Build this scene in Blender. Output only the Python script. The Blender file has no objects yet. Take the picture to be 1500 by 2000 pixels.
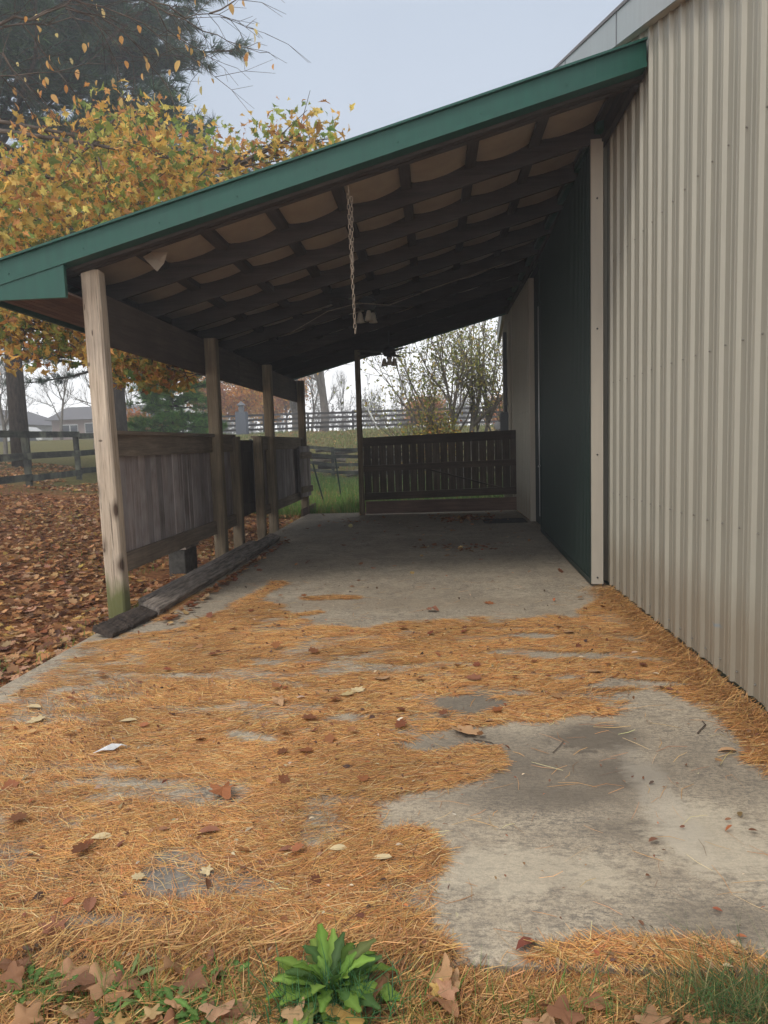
import bpy, bmesh, math, random
import numpy as np
from mathutils import Vector, Matrix
random.seed(7); rng = np.random.default_rng(7)
sc = bpy.context.scene
COL = sc.collection
# ------------------------------------------------------------------ camera
H = 1.35; F = 1370.0
Rr = np.array((0.99715825, 0.0690239, -0.03018493)); Ru = np.array((0.0233316, 0.09802401, 0.99491051)); Rf = np.array((-0.07163145, 0.99278749, -0.09613501))
cam_d = bpy.data.cameras.new('camera'); cam = bpy.data.objects.new('camera', cam_d); COL.objects.link(cam)
cam_d.sensor_fit = 'VERTICAL'; cam_d.sensor_height = 24.0; cam_d.lens = 24.0 * F / 2000.0
cam_d.clip_start = 0.05; cam_d.clip_end = 2000
m = Matrix(((Rr[0], Ru[0], -Rf[0], 0), (Rr[1], Ru[1], -Rf[1], 0), (Rr[2], Ru[2], -Rf[2], H), (0, 0, 0, 1)))
cam.matrix_world = m
sc.camera = cam
# ------------------------------------------------------------------ sky and sun (overcast)
SUN_EL, SUN_AZ = math.radians(50), math.radians(218)      # azimuth clockwise from +Y
w = bpy.data.worlds.new("World"); sc.world = w; w.use_nodes = True
nt = w.node_tree; bg = nt.nodes['Background']
sky = nt.nodes.new('ShaderNodeTexSky'); sky.sky_type = 'NISHITA'; sky.sun_disc = False
sky.sun_elevation = SUN_EL; sky.sun_rotation = SUN_AZ; sky.dust_density = 4.0
tc = nt.nodes.new('ShaderNodeTexCoord'); sp = nt.nodes.new('ShaderNodeSeparateXYZ'); nt.links.new(tc.outputs['Generated'], sp.inputs[0])
rampn = nt.nodes.new('ShaderNodeValToRGB'); nt.links.new(sp.outputs['Z'], rampn.inputs[0])
e = rampn.color_ramp.elements; e[0].position = 0.0; e[0].color = (29, 28.6, 28, 1); e[1].position = 0.50; e[1].color = (5.3, 6.05, 7.2, 1)
k = rampn.color_ramp.elements.new(0.12); k.color = (21, 21, 21, 1); k = rampn.color_ramp.elements.new(0.22); k.color = (11, 11.6, 12.4, 1); k = rampn.color_ramp.elements.new(0.33); k.color = (5.9, 6.6, 7.7, 1); k = rampn.color_ramp.elements.new(0.85); k.color = (10.2, 10.1, 9.9, 1)
nz = nt.nodes.new('ShaderNodeTexNoise'); nz.inputs['Scale'].default_value = 1.6; nz.inputs['Detail'].default_value = 4
nt.links.new(tc.outputs['Generated'], nz.inputs['Vector'])
mr = nt.nodes.new('ShaderNodeMapRange'); mr.inputs['From Min'].default_value = .3; mr.inputs['From Max'].default_value = .7
mr.inputs['To Min'].default_value = .93; mr.inputs['To Max'].default_value = 1.07; nt.links.new(nz.outputs['Fac'], mr.inputs[0])
vm = nt.nodes.new('ShaderNodeVectorMath'); vm.operation = 'SCALE'; nt.links.new(rampn.outputs[0], vm.inputs[0]); nt.links.new(mr.outputs[0], vm.inputs['Scale'])
mx = nt.nodes.new('ShaderNodeMixRGB'); mx.inputs[0].default_value = 0.88
nt.links.new(sky.outputs[0], mx.inputs[1]); nt.links.new(vm.outputs[0], mx.inputs[2])
nt.links.new(mx.outputs[0], bg.inputs[0]); bg.inputs[1].default_value = 0.080
sd = bpy.data.lights.new('sun', 'SUN'); sd.energy = 1.1; sd.angle = math.radians(16); sd.color = (1.0, .95, .87)
so = bpy.data.objects.new('sun', sd); COL.objects.link(so)
dv = Vector((math.sin(SUN_AZ) * math.cos(SUN_EL), math.cos(SUN_AZ) * math.cos(SUN_EL), math.sin(SUN_EL)))
so.rotation_euler = dv.to_track_quat('Z', 'Y').to_euler(); so.location = (-5, 0, 20)
sc.view_settings.view_transform = 'Standard'; sc.view_settings.look = 'None'; sc.view_settings.gamma = 1
sc.view_settings.use_curve_mapping = False; sc.view_settings.exposure = 0.50
sc.render.engine = 'CYCLES'
sc.cycles.max_bounces = 8; sc.cycles.diffuse_bounces = 5
sc.cycles.transparent_max_bounces = 8
sc.cycles.use_denoising = True
sc.cycles.sample_clamp_indirect = 4
GLARE_HAZE = .0055  # density of the mist volume added to stand in for lens glare

# ------------------------------------------------------------------ helpers
def ray(px, py): return (px - 750) / F * Rr - (py - 1000) / F * Ru + Rf
def WY(px, py, y):
    d = ray(px, py); t = y / d[1]; return np.array((0, 0, H)) + t * d
def WX(px, py, x):
    d = ray(px, py); t = x / d[0]; return np.array((0, 0, H)) + t * d
def WZ(px, py, z=0.0):
    d = ray(px, py); t = (z - H) / d[2]; return np.array((0, 0, H)) + t * d
def px_of(P):
    P = np.asarray(P, float) - np.array((0, 0, H)); z = P @ Rf
    return 750 + F * (P @ Rr) / z, 1000 - F * (P @ Ru) / z

class NB:
    def __init__(s, name, rough=.8, spec=.3):
        s.m = bpy.data.materials.new(name); s.m.use_nodes = True; s.t = s.m.node_tree; s.b = s.t.nodes['Principled BSDF']
        s.b.inputs['Roughness'].default_value = rough; s.b.inputs['Specular IOR Level'].default_value = spec
    def n(s, typ, **kw):
        x = s.t.nodes.new(typ)
        for k_, v in kw.items():
            if k_ in x.inputs.keys() if isinstance(k_, str) else False: x.inputs[k_].default_value = v
            else: setattr(x, k_, v)
        return x
    def l(s, a, b): s.t.links.new(a, b)
    def coord(s, scale=(1, 1, 1), rnd=0.0, kind='Object'):
        c = s.n('ShaderNodeTexCoord'); mp = s.n('ShaderNodeMapping'); mp.inputs['Scale'].default_value = scale
        s.l(c.outputs[kind], mp.inputs[0])
        if rnd:
            oi = s.n('ShaderNodeObjectInfo'); mu = s.n('ShaderNodeMath', operation='MULTIPLY'); mu.inputs[1].default_value = rnd
            s.l(oi.outputs['Random'], mu.inputs[0]); cb = s.n('ShaderNodeCombineXYZ')
            for i in range(3): s.l(mu.outputs[0], cb.inputs[i])
            s.l(cb.outputs[0], mp.inputs['Location'])
        return mp.outputs[0]
    def noise(s, vec, scale=5, detail=6, rough=.6, dist=0.0):
        x = s.n('ShaderNodeTexNoise'); x.inputs['Scale'].default_value = scale; x.inputs['Detail'].default_value = detail
        x.inputs['Roughness'].default_value = rough; x.inputs['Distortion'].default_value = dist; s.l(vec, x.inputs['Vector']); return x.outputs['Fac']
    def ramp(s, fac, stops):
        x = s.n('ShaderNodeValToRGB'); s.l(fac, x.inputs[0]); el = x.color_ramp.elements
        while len(el) < len(stops): el.new(.5)
        for i, (p_, c) in enumerate(stops):
            el[i].position = p_; el[i].color = (c, c, c, 1) if isinstance(c, (int, float)) else (*c, 1)
        return x.outputs[0]
    def mix(s, fac, a, b, mode='MIX'):
        x = s.n('ShaderNodeMixRGB', blend_type=mode)
        for i, v in ((0, fac), (1, a), (2, b)):
            if isinstance(v, (int, float)): x.inputs[i].default_value = v if i == 0 else (v, v, v, 1)
            elif isinstance(v, tuple): x.inputs[i].default_value = (*v, 1)
            else: s.l(v, x.inputs[i])
        return x.outputs[0]
    def math(s, op, a, b=None):
        x = s.n('ShaderNodeMath', operation=op)
        for i, v in ((0, a), (1, b)):
            if v is None: continue
            if isinstance(v, (int, float)): x.inputs[i].default_value = v
            else: s.l(v, x.inputs[i])
        return x.outputs[0]
    def bump(s, h, strength=.3, dist=.01):
        x = s.n('ShaderNodeBump'); x.inputs['Strength'].default_value = strength; x.inputs['Distance'].default_value = dist
        s.l(h, x.inputs['Height']); s.l(x.outputs[0], s.b.inputs['Normal'])
    def out(s, col):
        if isinstance(col, tuple): s.b.inputs['Base Color'].default_value = (*col, 1)
        else: s.l(col, s.b.inputs['Base Color'])
        return s.m

def wood(name, light, dark, axis='z', grey=None, rough=.85, contrast=1.0, varr=.25, bump=.5):
    b = NB(name, rough, .2)
    sc3 = {'x': (.7, 14, 14), 'y': (14, .7, 14), 'z': (14, 14, .7)}[axis]
    v = b.coord(sc3, 37.0)
    g = b.noise(v, 2.2, 8, .65, .6)
    fine = b.noise(v, 9, 5, .7)
    big = b.noise(b.coord((1, 1, 1), 11.0), 1.7, 4, .6)
    gg = b.math('ADD', b.math('MULTIPLY', g, .65), b.math('MULTIPLY', fine, .35))
    c = b.ramp(gg, [(.36, dark), (.5, tuple((l_ + d_) / 2 for l_, d_ in zip(light, dark))), (.62, light)])
    c = b.mix(b.ramp(big, [(.35, 0.0), (.7, .55 * contrast)]), c, tuple(x * .55 for x in dark))
    if grey: c = b.mix(b.ramp(b.noise(b.coord((1, 1, 1), 5.0), 2.4, 3), [(.45, 0.0), (.65, .7)]), c, grey)
    oi = b.n('ShaderNodeObjectInfo')
    hv = b.n('ShaderNodeHueSaturation'); b.l(c, hv.inputs['Color'])
    b.l(b.math('ADD', b.math('MULTIPLY', oi.outputs['Random'], varr * 2), 1 - varr), hv.inputs['Value'])
    b.bump(gg, bump, .006)
    return b.out(hv.outputs[0])

def link(o, parent=None):
    COL.objects.link(o)
    if parent is not None: o.parent = parent
    return o
def mesh_obj(name, verts, faces, mat, parent=None, smooth=False):
    me = bpy.data.meshes.new(name); me.from_pydata([tuple(map(float, v)) for v in verts], [], faces); me.update()
    if smooth: me.polygons.foreach_set('use_smooth', [True] * len(me.polygons))
    me.materials.append(mat); return link(bpy.data.objects.new(name, me), parent)
def thing(name, label, cat, loc=(0, 0, 0), group=None, rz=0):
    o = bpy.data.objects.new(name, None); o.location = loc; o.rotation_euler[2] = rz; COL.objects.link(o)
    o['label'] = label; o['category'] = cat
    if group: o['group'] = group
    o.empty_display_size = .1
    return o
def tag(o, label=None, cat=None, group=None, kind=None):
    if label: o['label'] = label
    if cat: o['category'] = cat
    if group: o['group'] = group
    if kind: o['kind'] = kind
    return o
class MB:
    def __init__(s): s.v = []; s.f = []
    def add(s, v, f):
        n = len(s.v); s.v += [tuple(map(float, x)) for x in v]; s.f += [tuple(i + n for i in q) for q in f]; return s
    def box(s, x0, x1, y0, y1, z0, z1, bev=0.0):
        if bev <= 0:
            return s.add([(x0, y0, z0), (x1, y0, z0), (x1, y1, z0), (x0, y1, z0), (x0, y0, z1), (x1, y0, z1), (x1, y1, z1), (x0, y1, z1)],
                  [(3, 2, 1, 0), (4, 5, 6, 7), (0, 1, 5, 4), (1, 2, 6, 5), (2, 3, 7, 6), (3, 0, 4, 7)])
        bm = bmesh.new(); bmesh.ops.create_cube(bm, size=1)
        for v in bm.verts: v.co = Vector(((x0 + x1) / 2 + v.co.x * (x1 - x0), (y0 + y1) / 2 + v.co.y * (y1 - y0), (z0 + z1) / 2 + v.co.z * (z1 - z0)))
        bmesh.ops.bevel(bm, geom=bm.edges[:], offset=bev, segments=1, affect='EDGES')
        vs = [v.co[:] for v in bm.verts]; fs = [tuple(v.index for v in f.verts) for f in bm.faces]; bm.free(); return s.add(vs, fs)
    def hexa(s, P):   # 8 points, bottom loop then top loop
        return s.add(P, [(3, 2, 1, 0), (4, 5, 6, 7), (0, 1, 5, 4), (1, 2, 6, 5), (2, 3, 7, 6), (3, 0, 4, 7)])
    def bar(s, a, b, wd, ht, up=(0, 0, 1)):
        a = Vector(a); b = Vector(b); d = (b - a).normalized(); u = Vector(up); r = d.cross(u).normalized(); u = r.cross(d)
        P = []
        for q in (a, b):
            for i, j in ((-1, -1), (1, -1), (1, 1), (-1, 1)): P.append(tuple(q + r * (i * wd / 2) + u * (j * ht / 2)))
        return s.add(P, [(3, 2, 1, 0), (4, 5, 6, 7), (0, 1, 5, 4), (1, 2, 6, 5), (2, 3, 7, 6), (3, 0, 4, 7)])
    def tube(s, pts, rad, n=6, cap=True):
        pts = [Vector(p_) for p_ in pts]; rad = list(rad) if hasattr(rad, '__len__') else [rad] * len(pts); V = []; up = None
        for i, p_ in enumerate(pts):
            d = (pts[min(i + 1, len(pts) - 1)] - pts[max(i - 1, 0)])
            if d.length < 1e-9: d = Vector((0, 0, 1))
            d.normalize()
            if up is None: up = Vector((0, 0, 1)) if abs(d.z) < .9 else Vector((1, 0, 0))
            r = d.cross(up).normalized(); up = r.cross(d).normalized()
            for j in range(n):
                a = 2 * math.pi * j / n; V.append(p_ + r * (math.cos(a) * rad[i]) + up * (math.sin(a) * rad[i]))
        Fq = [(i * n + j, i * n + (j + 1) % n, (i + 1) * n + (j + 1) % n, (i + 1) * n + j) for i in range(len(pts) - 1) for j in range(n)]
        if cap: Fq.append(tuple(range(n))[::-1]); Fq.append(tuple((len(pts) - 1) * n + j for j in range(n)))
        return s.add(V, Fq)
    def lathe(s, prof, c=(0, 0, 0), n=16):
        V = [(c[0] + r * math.cos(2 * math.pi * j / n), c[1] + r * math.sin(2 * math.pi * j / n), c[2] + z) for r, z in prof for j in range(n)]
        Fq = [(i * n + j, i * n + (j + 1) % n, (i + 1) * n + (j + 1) % n, (i + 1) * n + j) for i in range(len(prof) - 1) for j in range(n)]
        return s.add(V, Fq)
    def build(s, name, mat, parent=None, smooth=False): return mesh_obj(name, s.v, s.f, mat, parent, smooth)

def box(name, mat, parent, *a, bev=0.0): return MB().box(*a, bev=bev).build(name, mat, parent)
def jbox(name, mat, parent, x0, x1, y0, y1, z0, z1, j=.004, bev=0.0):
    """board with slightly uneven corners"""
    r = lambda: random.uniform(-j, j)
    P = [(x0 + r(), y0 + r(), z0 + r()), (x1 + r(), y0 + r(), z0 + r()), (x1 + r(), y1 + r(), z0 + r()), (x0 + r(), y1 + r(), z0 + r()),
         (x0 + r(), y0 + r(), z1 + r()), (x1 + r(), y0 + r(), z1 + r()), (x1 + r(), y1 + r(), z1 + r()), (x0 + r(), y1 + r(), z1 + r())]
    return MB().hexa(P).build(name, mat, parent)

def big_mesh(name, V, T, mat, parent=None, cols=None, smooth=False):
    """V (n,3) float, T (m,3) int triangles, cols (n,3)"""
    me = bpy.data.meshes.new(name); n = len(V); mt = len(T)
    me.vertices.add(n); me.vertices.foreach_set('co', np.ascontiguousarray(V, np.float32).ravel())
    me.loops.add(mt * 3); me.loops.foreach_set('vertex_index', np.ascontiguousarray(T, np.int32).ravel())
    me.polygons.add(mt); me.polygons.foreach_set('loop_start', np.arange(0, mt * 3, 3, dtype=np.int32)); me.polygons.foreach_set('loop_total', np.full(mt, 3, np.int32))
    if smooth: me.polygons.foreach_set('use_smooth', np.ones(mt, bool))
    if cols is not None:
        a = me.color_attributes.new('tint', 'FLOAT_COLOR', 'POINT'); c4 = np.ones((n, 4), np.float32); c4[:, :3] = cols; a.data.foreach_set('color', c4.ravel())
    me.update(calc_edges=True); me.materials.append(mat); return link(bpy.data.objects.new(name, me), parent)
def scatter(name, tv, tf, pos, R, scl, cols, mat, parent=None, smooth=False):
    tv = np.asarray(tv, float); tf = np.asarray(tf, int); N = len(pos); scl = np.asarray(scl, float).reshape(N, -1)
    V = np.einsum('nij,nvj->nvi', R, tv[None] * scl[:, None, :]) + np.asarray(pos)[:, None, :]
    T = tf[None] + (np.arange(N) * len(tv))[:, None, None]
    C = np.repeat(cols, len(tv), axis=0)
    return big_mesh(name, V.reshape(-1, 3), T.reshape(-1, 3), mat, parent, C, smooth)
def rand_rot(n, tilt=None, dirz=None):
    """random rotations; tilt = std of the normal's tilt from +z"""
    a = rng.uniform(0, 2 * np.pi, n) if dirz is None else dirz
    ca, sa = np.cos(a), np.sin(a); Z = np.zeros(n); O = np.ones(n)
    Rz = np.stack([np.stack([ca, -sa, Z], -1), np.stack([sa, ca, Z], -1), np.stack([Z, Z, O], -1)], 1)
    if tilt is None: t = np.arccos(rng.uniform(-1, 1, n))
    else: t = rng.normal(0, tilt, n)
    ax = rng.uniform(0, 2 * np.pi, n); x, y = np.cos(ax), np.sin(ax); c, s_ = np.cos(t), np.sin(t); C = 1 - c
    Rt = np.stack([np.stack([c + x * x * C, x * y * C, y * s_], -1), np.stack([x * y * C, c + y * y * C, -x * s_], -1), np.stack([-y * s_, x * s_, c], -1)], 1)
    return Rt @ Rz
def vnoise(x, y, seed=0):
    """cheap smooth value noise on arrays"""
    r = np.random.default_rng(seed).random((64, 64)); xi = np.floor(x).astype(int); yi = np.floor(y).astype(int); fx = x - xi; fy = y - yi
    fx = fx * fx * (3 - 2 * fx); fy = fy * fy * (3 - 2 * fy); g = lambda i, j: r[i % 64, j % 64]
    return (g(xi, yi) * (1 - fx) + g(xi + 1, yi) * fx) * (1 - fy) + (g(xi, yi + 1) * (1 - fx) + g(xi + 1, yi + 1) * fx) * fy
def fbm(x, y, seed=0, o=4):
    s_ = 0; a = .5
    for i in range(o): s_ = s_ + a * vnoise(x * 2 ** i, y * 2 ** i, seed + i); a *= .5
    return s_ / (1 - .5 ** o)
def pick(cols, n, jit=.15):
    cols = np.array(cols, float); wts = cols[:, 3] / cols[:, 3].sum(); c = cols[rng.choice(len(cols), n, p=wts), :3]
    return np.clip(c * (1 + rng.normal(0, jit, (n, 1))) * (1 + rng.normal(0, jit * .3, (n, 3))), .004, .9)
def inpoly(x, y, poly):
    r = np.zeros(x.shape, bool); n = len(poly); j = n - 1
    for i in range(n):
        xi, yi = poly[i]; xj, yj = poly[j]
        r ^= ((yi > y) != (yj > y)) & (x < (xj - xi) * (y - yi) / (yj - yi + 1e-12) + xi); j = i
    return r
def terr(x, y):
    x = np.asarray(x, float); y = np.asarray(y, float)
    t = np.clip(-(x + 2.9), 0, 11); L = .13 * t * t / (t + .8)
    s_ = np.clip((y - 27.5) / 17, 0, 1); s_ = s_ * s_ * (3 - 2 * s_); z = -.1 + L + (2.35 - L) * s_ + np.clip(y - 45, 0, 400) * .002
    fr = np.clip((1.95 - y) / .3, 0, 1); z = np.where((x > -2.9), z + fr * .065, z)
    return z + .05 * (fbm(x * .7, y * .7, 3, 3) - .5) * np.clip((np.abs(x) + np.abs(y - 8)) / 20, .1, 1)

# ------------------------------------------------------------------ materials
def tint_mat(name, rough=.75, trans=.0, spec=.25, var=0):
    b = NB(name, rough, spec); a = b.n('ShaderNodeVertexColor'); a.layer_name = 'tint'; c = a.outputs[0]
    if var:
        f_ = b.noise(b.coord(), var, 3); c = b.mix(.5, c, b.mix(1, c, b.ramp(f_, [(.3, .45), (.7, 1.5)]), 'MULTIPLY'))
    b.l(c, b.b.inputs['Base Color'])
    if trans:
        tr = b.n('ShaderNodeBsdfTranslucent'); b.l(c, tr.inputs[0]); ms = b.n('ShaderNodeMixShader'); ms.inputs[0].default_value = trans
        b.l(b.b.outputs[0], ms.inputs[1]); b.l(tr.outputs[0], ms.inputs[2]); b.l(ms.outputs[0], b.t.nodes['Material Output'].inputs[0])
    return b.m
M_needle = tint_mat('pine_straw', .6); M_leaf = tint_mat('dry_leaf', .7, .25); M_green = tint_mat('green_leaf', .55, .3)
M_blade = tint_mat('grass_blade', .6, .3); M_pineN = tint_mat('pine_needles_live', .6, .2); M_crown = tint_mat('crown_leaf', .65, .35)
M_post = None
def post_mat():
    b = NB('weathered_post', .85, .2)
    v = b.coord((16, 16, .55)); g = b.noise(v, 1.6, 8, .62, 1.4); fine = b.noise(v, 8, 4, .7)
    gg = b.math('ADD', b.math('MULTIPLY', g, .6), b.math('MULTIPLY', fine, .4))
    c = b.ramp(gg, [(.34, (.26, .19, .14)), (.45, (.50, .40, .30)), (.56, (.64, .53, .41)), (.7, (.74, .63, .50))])
    # knots
    vo = b.n('ShaderNodeTexVoronoi'); vo.inputs['Scale'].default_value = 1.0; b.l(b.coord((5.2, 5.2, 2.6)), vo.inputs['Vector'])
    kn = b.ramp(vo.outputs['Distance'], [(.13, 1.0), (.19, .45), (.30, 0.0)])
    c = b.mix(kn, c, (.10, .065, .045))
    tk = b.n('ShaderNodeTexCoord')
    for (kx, ky, rx, rz) in ((173, 712, .014, .022), (162, 768, .008, .02), (178, 866, .013, .016), (196, 861, .018, .011), (190, 954, .008, .02), (184, 1012, .009, .03), (203, 1075, .016, .022), (165, 600, .006, .03), (180, 650, .007, .03)):
        P = WY(kx, ky, 5.515) - np.array((-2.64, 5.59, 0)); sv = b.n('ShaderNodeVectorMath', operation='SUBTRACT'); b.l(tk.outputs['Object'], sv.inputs[0]); sv.inputs[1].default_value = tuple(P)
        mq = b.n('ShaderNodeMapping'); mq.inputs['Scale'].default_value = (1 / rx, 6, 1 / rz); b.l(sv.outputs[0], mq.inputs[0]); lq = b.n('ShaderNodeVectorMath', operation='LENGTH'); b.l(mq.outputs[0], lq.inputs[0])
        c = b.mix(b.ramp(lq.outputs['Value'], [(.55, .9), (.95, .25)] + [(1.0, 0.0)]), c, (.10, .065, .045))
    ck = b.noise(b.coord((34, 34, .9)), 1.5, 5, .7, .5); c = b.mix(b.ramp(ck, [(.60, 0.0), (.66, .8)]), c, (.12, .085, .06))
    big = b.noise(b.coord((3, 3, 1)), 1.6, 4); c = b.mix(b.ramp(big, [(.5, 0.0), (.75, .6)]), c, (.24, .20, .17))
    s = b.n('ShaderNodeSeparateXYZ'); tcn = b.n('ShaderNodeTexCoord'); b.l(tcn.outputs['Object'], s.inputs[0])
    zz = b.math('ADD', s.outputs['Z'], b.math('MULTIPLY', b.noise(b.coord((22, 22, 3)), 1, 3), -.34))
    alg = b.ramp(zz, [(0.0, 1.0), (.16, 0.0)]); c = b.mix(b.math('MULTIPLY', alg, .85), c, (.12, .14, .035))
    b.bump(gg, .7, .01); return b.out(c)
M_post = post_mat()
M_dpost = {a: wood('aged_timber_' + a, (.34, .27, .18), (.14, .105, .07), a) for a in 'xyz'}
M_board = wood('grey_board', (.50, .43, .41), (.21, .17, .16), 'z', grey=(.40, .365, .365), varr=.3, bump=.9)
M_rail = wood('brown_rail', (.36, .29, .22), (.17, .13, .10), 'y', varr=.15)
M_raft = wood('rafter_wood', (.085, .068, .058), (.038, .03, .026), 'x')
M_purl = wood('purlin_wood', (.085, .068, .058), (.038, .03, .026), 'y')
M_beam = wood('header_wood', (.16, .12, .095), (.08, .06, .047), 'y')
M_gateb = wood('gate_board', (.15, .115, .09), (.06, .046, .037), 'z', varr=.15)
M_gater = wood('gate_rail', (.12, .09, .07), (.05, .037, .03), 'x')
M_kick = wood('kick_board', (.20, .13, .10), (.10, .065, .05), 'x')
M_fence = {a: wood('fence_paint_' + a, (.095, .095, .082), (.032, .033, .033), a, grey=(.19, .20, .15), varr=.3) for a in 'xyz'}
M_fencefar = {a: wood('far_fence_' + a, (.10, .09, .085), (.04, .037, .036), a, varr=.3) for a in 'xyz'}
def painted(name, col, rough=.4, dirt=.25, spec=.4, sc_=3.0, metal=0.0, streak=True):
    b = NB(name, rough, spec); f_ = b.noise(b.coord((6, 6, .6) if streak else (2, 2, 2), 9.0), sc_, 5)
    f2 = b.noise(b.coord((1, 1, 1)), 1.2, 6)
    c = b.mix(b.ramp(f_, [(.35, 0.0), (.7, dirt)]), col, tuple(x * .62 for x in col)); c = b.mix(b.ramp(f2, [(.45, 0.0), (.75, dirt)]), c, tuple(x * .7 + .01 for x in col))
    b.b.inputs['Metallic'].default_value = metal
    return b.out(c)
M_green_metal = painted('green_metal', (.012, .085, .06), .42, .55)
M_green_door = painted('green_door', (.010, .027, .021), .5, .45)
M_dark_door = painted('dark_green_door', (.010, .022, .024), .5, .4)
M_trim = painted('cream_trim', (.50, .45, .37), .5, .25)
M_rake = painted('pale_rake_trim', (.42, .46, .47), .45, .25)
M_grey = painted('grey_metal', (.16, .17, .19), .45, .3)
M_white = painted('white_paint', (.75, .75, .73), .5, .15)
M_black = painted('dark_metal', (.03, .03, .032), .5, .3)
M_chain = painted('rusty_chain', (.42, .33, .25), .5, .5, sc_=9, streak=False, metal=.35)
M_shade = painted('fan_glass', (.45, .40, .32), .3, .2)
M_roofgrey = painted('roof_shingle', (.20, .19, .20), .8, .4); M_brick = painted('far_wall', (.36, .28, .25), .8, .3); M_whitewall = painted('far_white_wall', (.72, .73, .72), .7, .15)
M_glass = painted('window_glass', (.03, .035, .04), .12, .1); M_screw = painted('screw_head', (.22, .21, .18), .4, .3); M_pillar = painted('pillar_stone', (.15, .165, .20), .8, .4); M_silver = painted('latch_metal', (.5, .5, .5), .35, .2, metal=.8)
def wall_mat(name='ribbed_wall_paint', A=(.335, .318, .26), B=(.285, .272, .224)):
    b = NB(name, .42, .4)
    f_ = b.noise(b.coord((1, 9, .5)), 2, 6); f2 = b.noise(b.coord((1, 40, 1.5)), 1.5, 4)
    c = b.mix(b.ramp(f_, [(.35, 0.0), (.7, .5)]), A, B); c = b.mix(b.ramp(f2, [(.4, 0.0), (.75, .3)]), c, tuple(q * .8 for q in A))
    s = b.n('ShaderNodeSeparateXYZ'); t_ = b.n('ShaderNodeTexCoord'); b.l(t_.outputs['Object'], s.inputs[0])
    zz = b.math('ADD', s.outputs['Z'], b.math('MULTIPLY', f_, -.6)); c = b.mix(b.ramp(zz, [(0.0, .55), (.3, 0.0)]), c, (.24, .19, .13))
    # blue spray mark
    P = WX(1400, 1220, 1.575)
    vd = b.n('ShaderNodeVectorMath', operation='SUBTRACT'); b.l(t_.outputs['Object'], vd.inputs[0]); vd.inputs[1].default_value = tuple(P)
    mp = b.n('ShaderNodeMapping'); mp.inputs['Rotation'].default_value = (math.radians(-24), 0, 0); mp.inputs['Scale'].default_value = (0.0, 7.5, 38); b.l(vd.outputs[0], mp.inputs[0])
    ln = b.n('ShaderNodeVectorMath', operation='LENGTH'); b.l(mp.outputs[0], ln.inputs[0])
    q = b.math('ADD', ln.outputs['Value'], b.math('MULTIPLY', b.noise(b.coord((6, 20, 20)), 1, 3), .9))
    c = b.mix(b.ramp(q, [(.35, .5), (1.2, 0.0)]), c, (.10, .26, .42))
    b.bump(f_, .08, .01)
    return b.out(c)
M_wall = wall_mat(); M_wallrib_lit = wall_mat('ribbed_wall_rib_lit', (.41, .388, .318), (.36, .342, .282))  # lighter copy for the ribs: the light they catch is painted in
def insul_mat():
    b = NB('vinyl_insulation', .55, .3); f_ = b.noise(b.coord((2, 2, 2), 5), 2, 6)
    return b.out(b.mix(b.ramp(f_, [(.4, 0.0), (.7, .6)]), (.38, .32, .25), (.25, .20, .16)))
M_ins = insul_mat()
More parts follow.
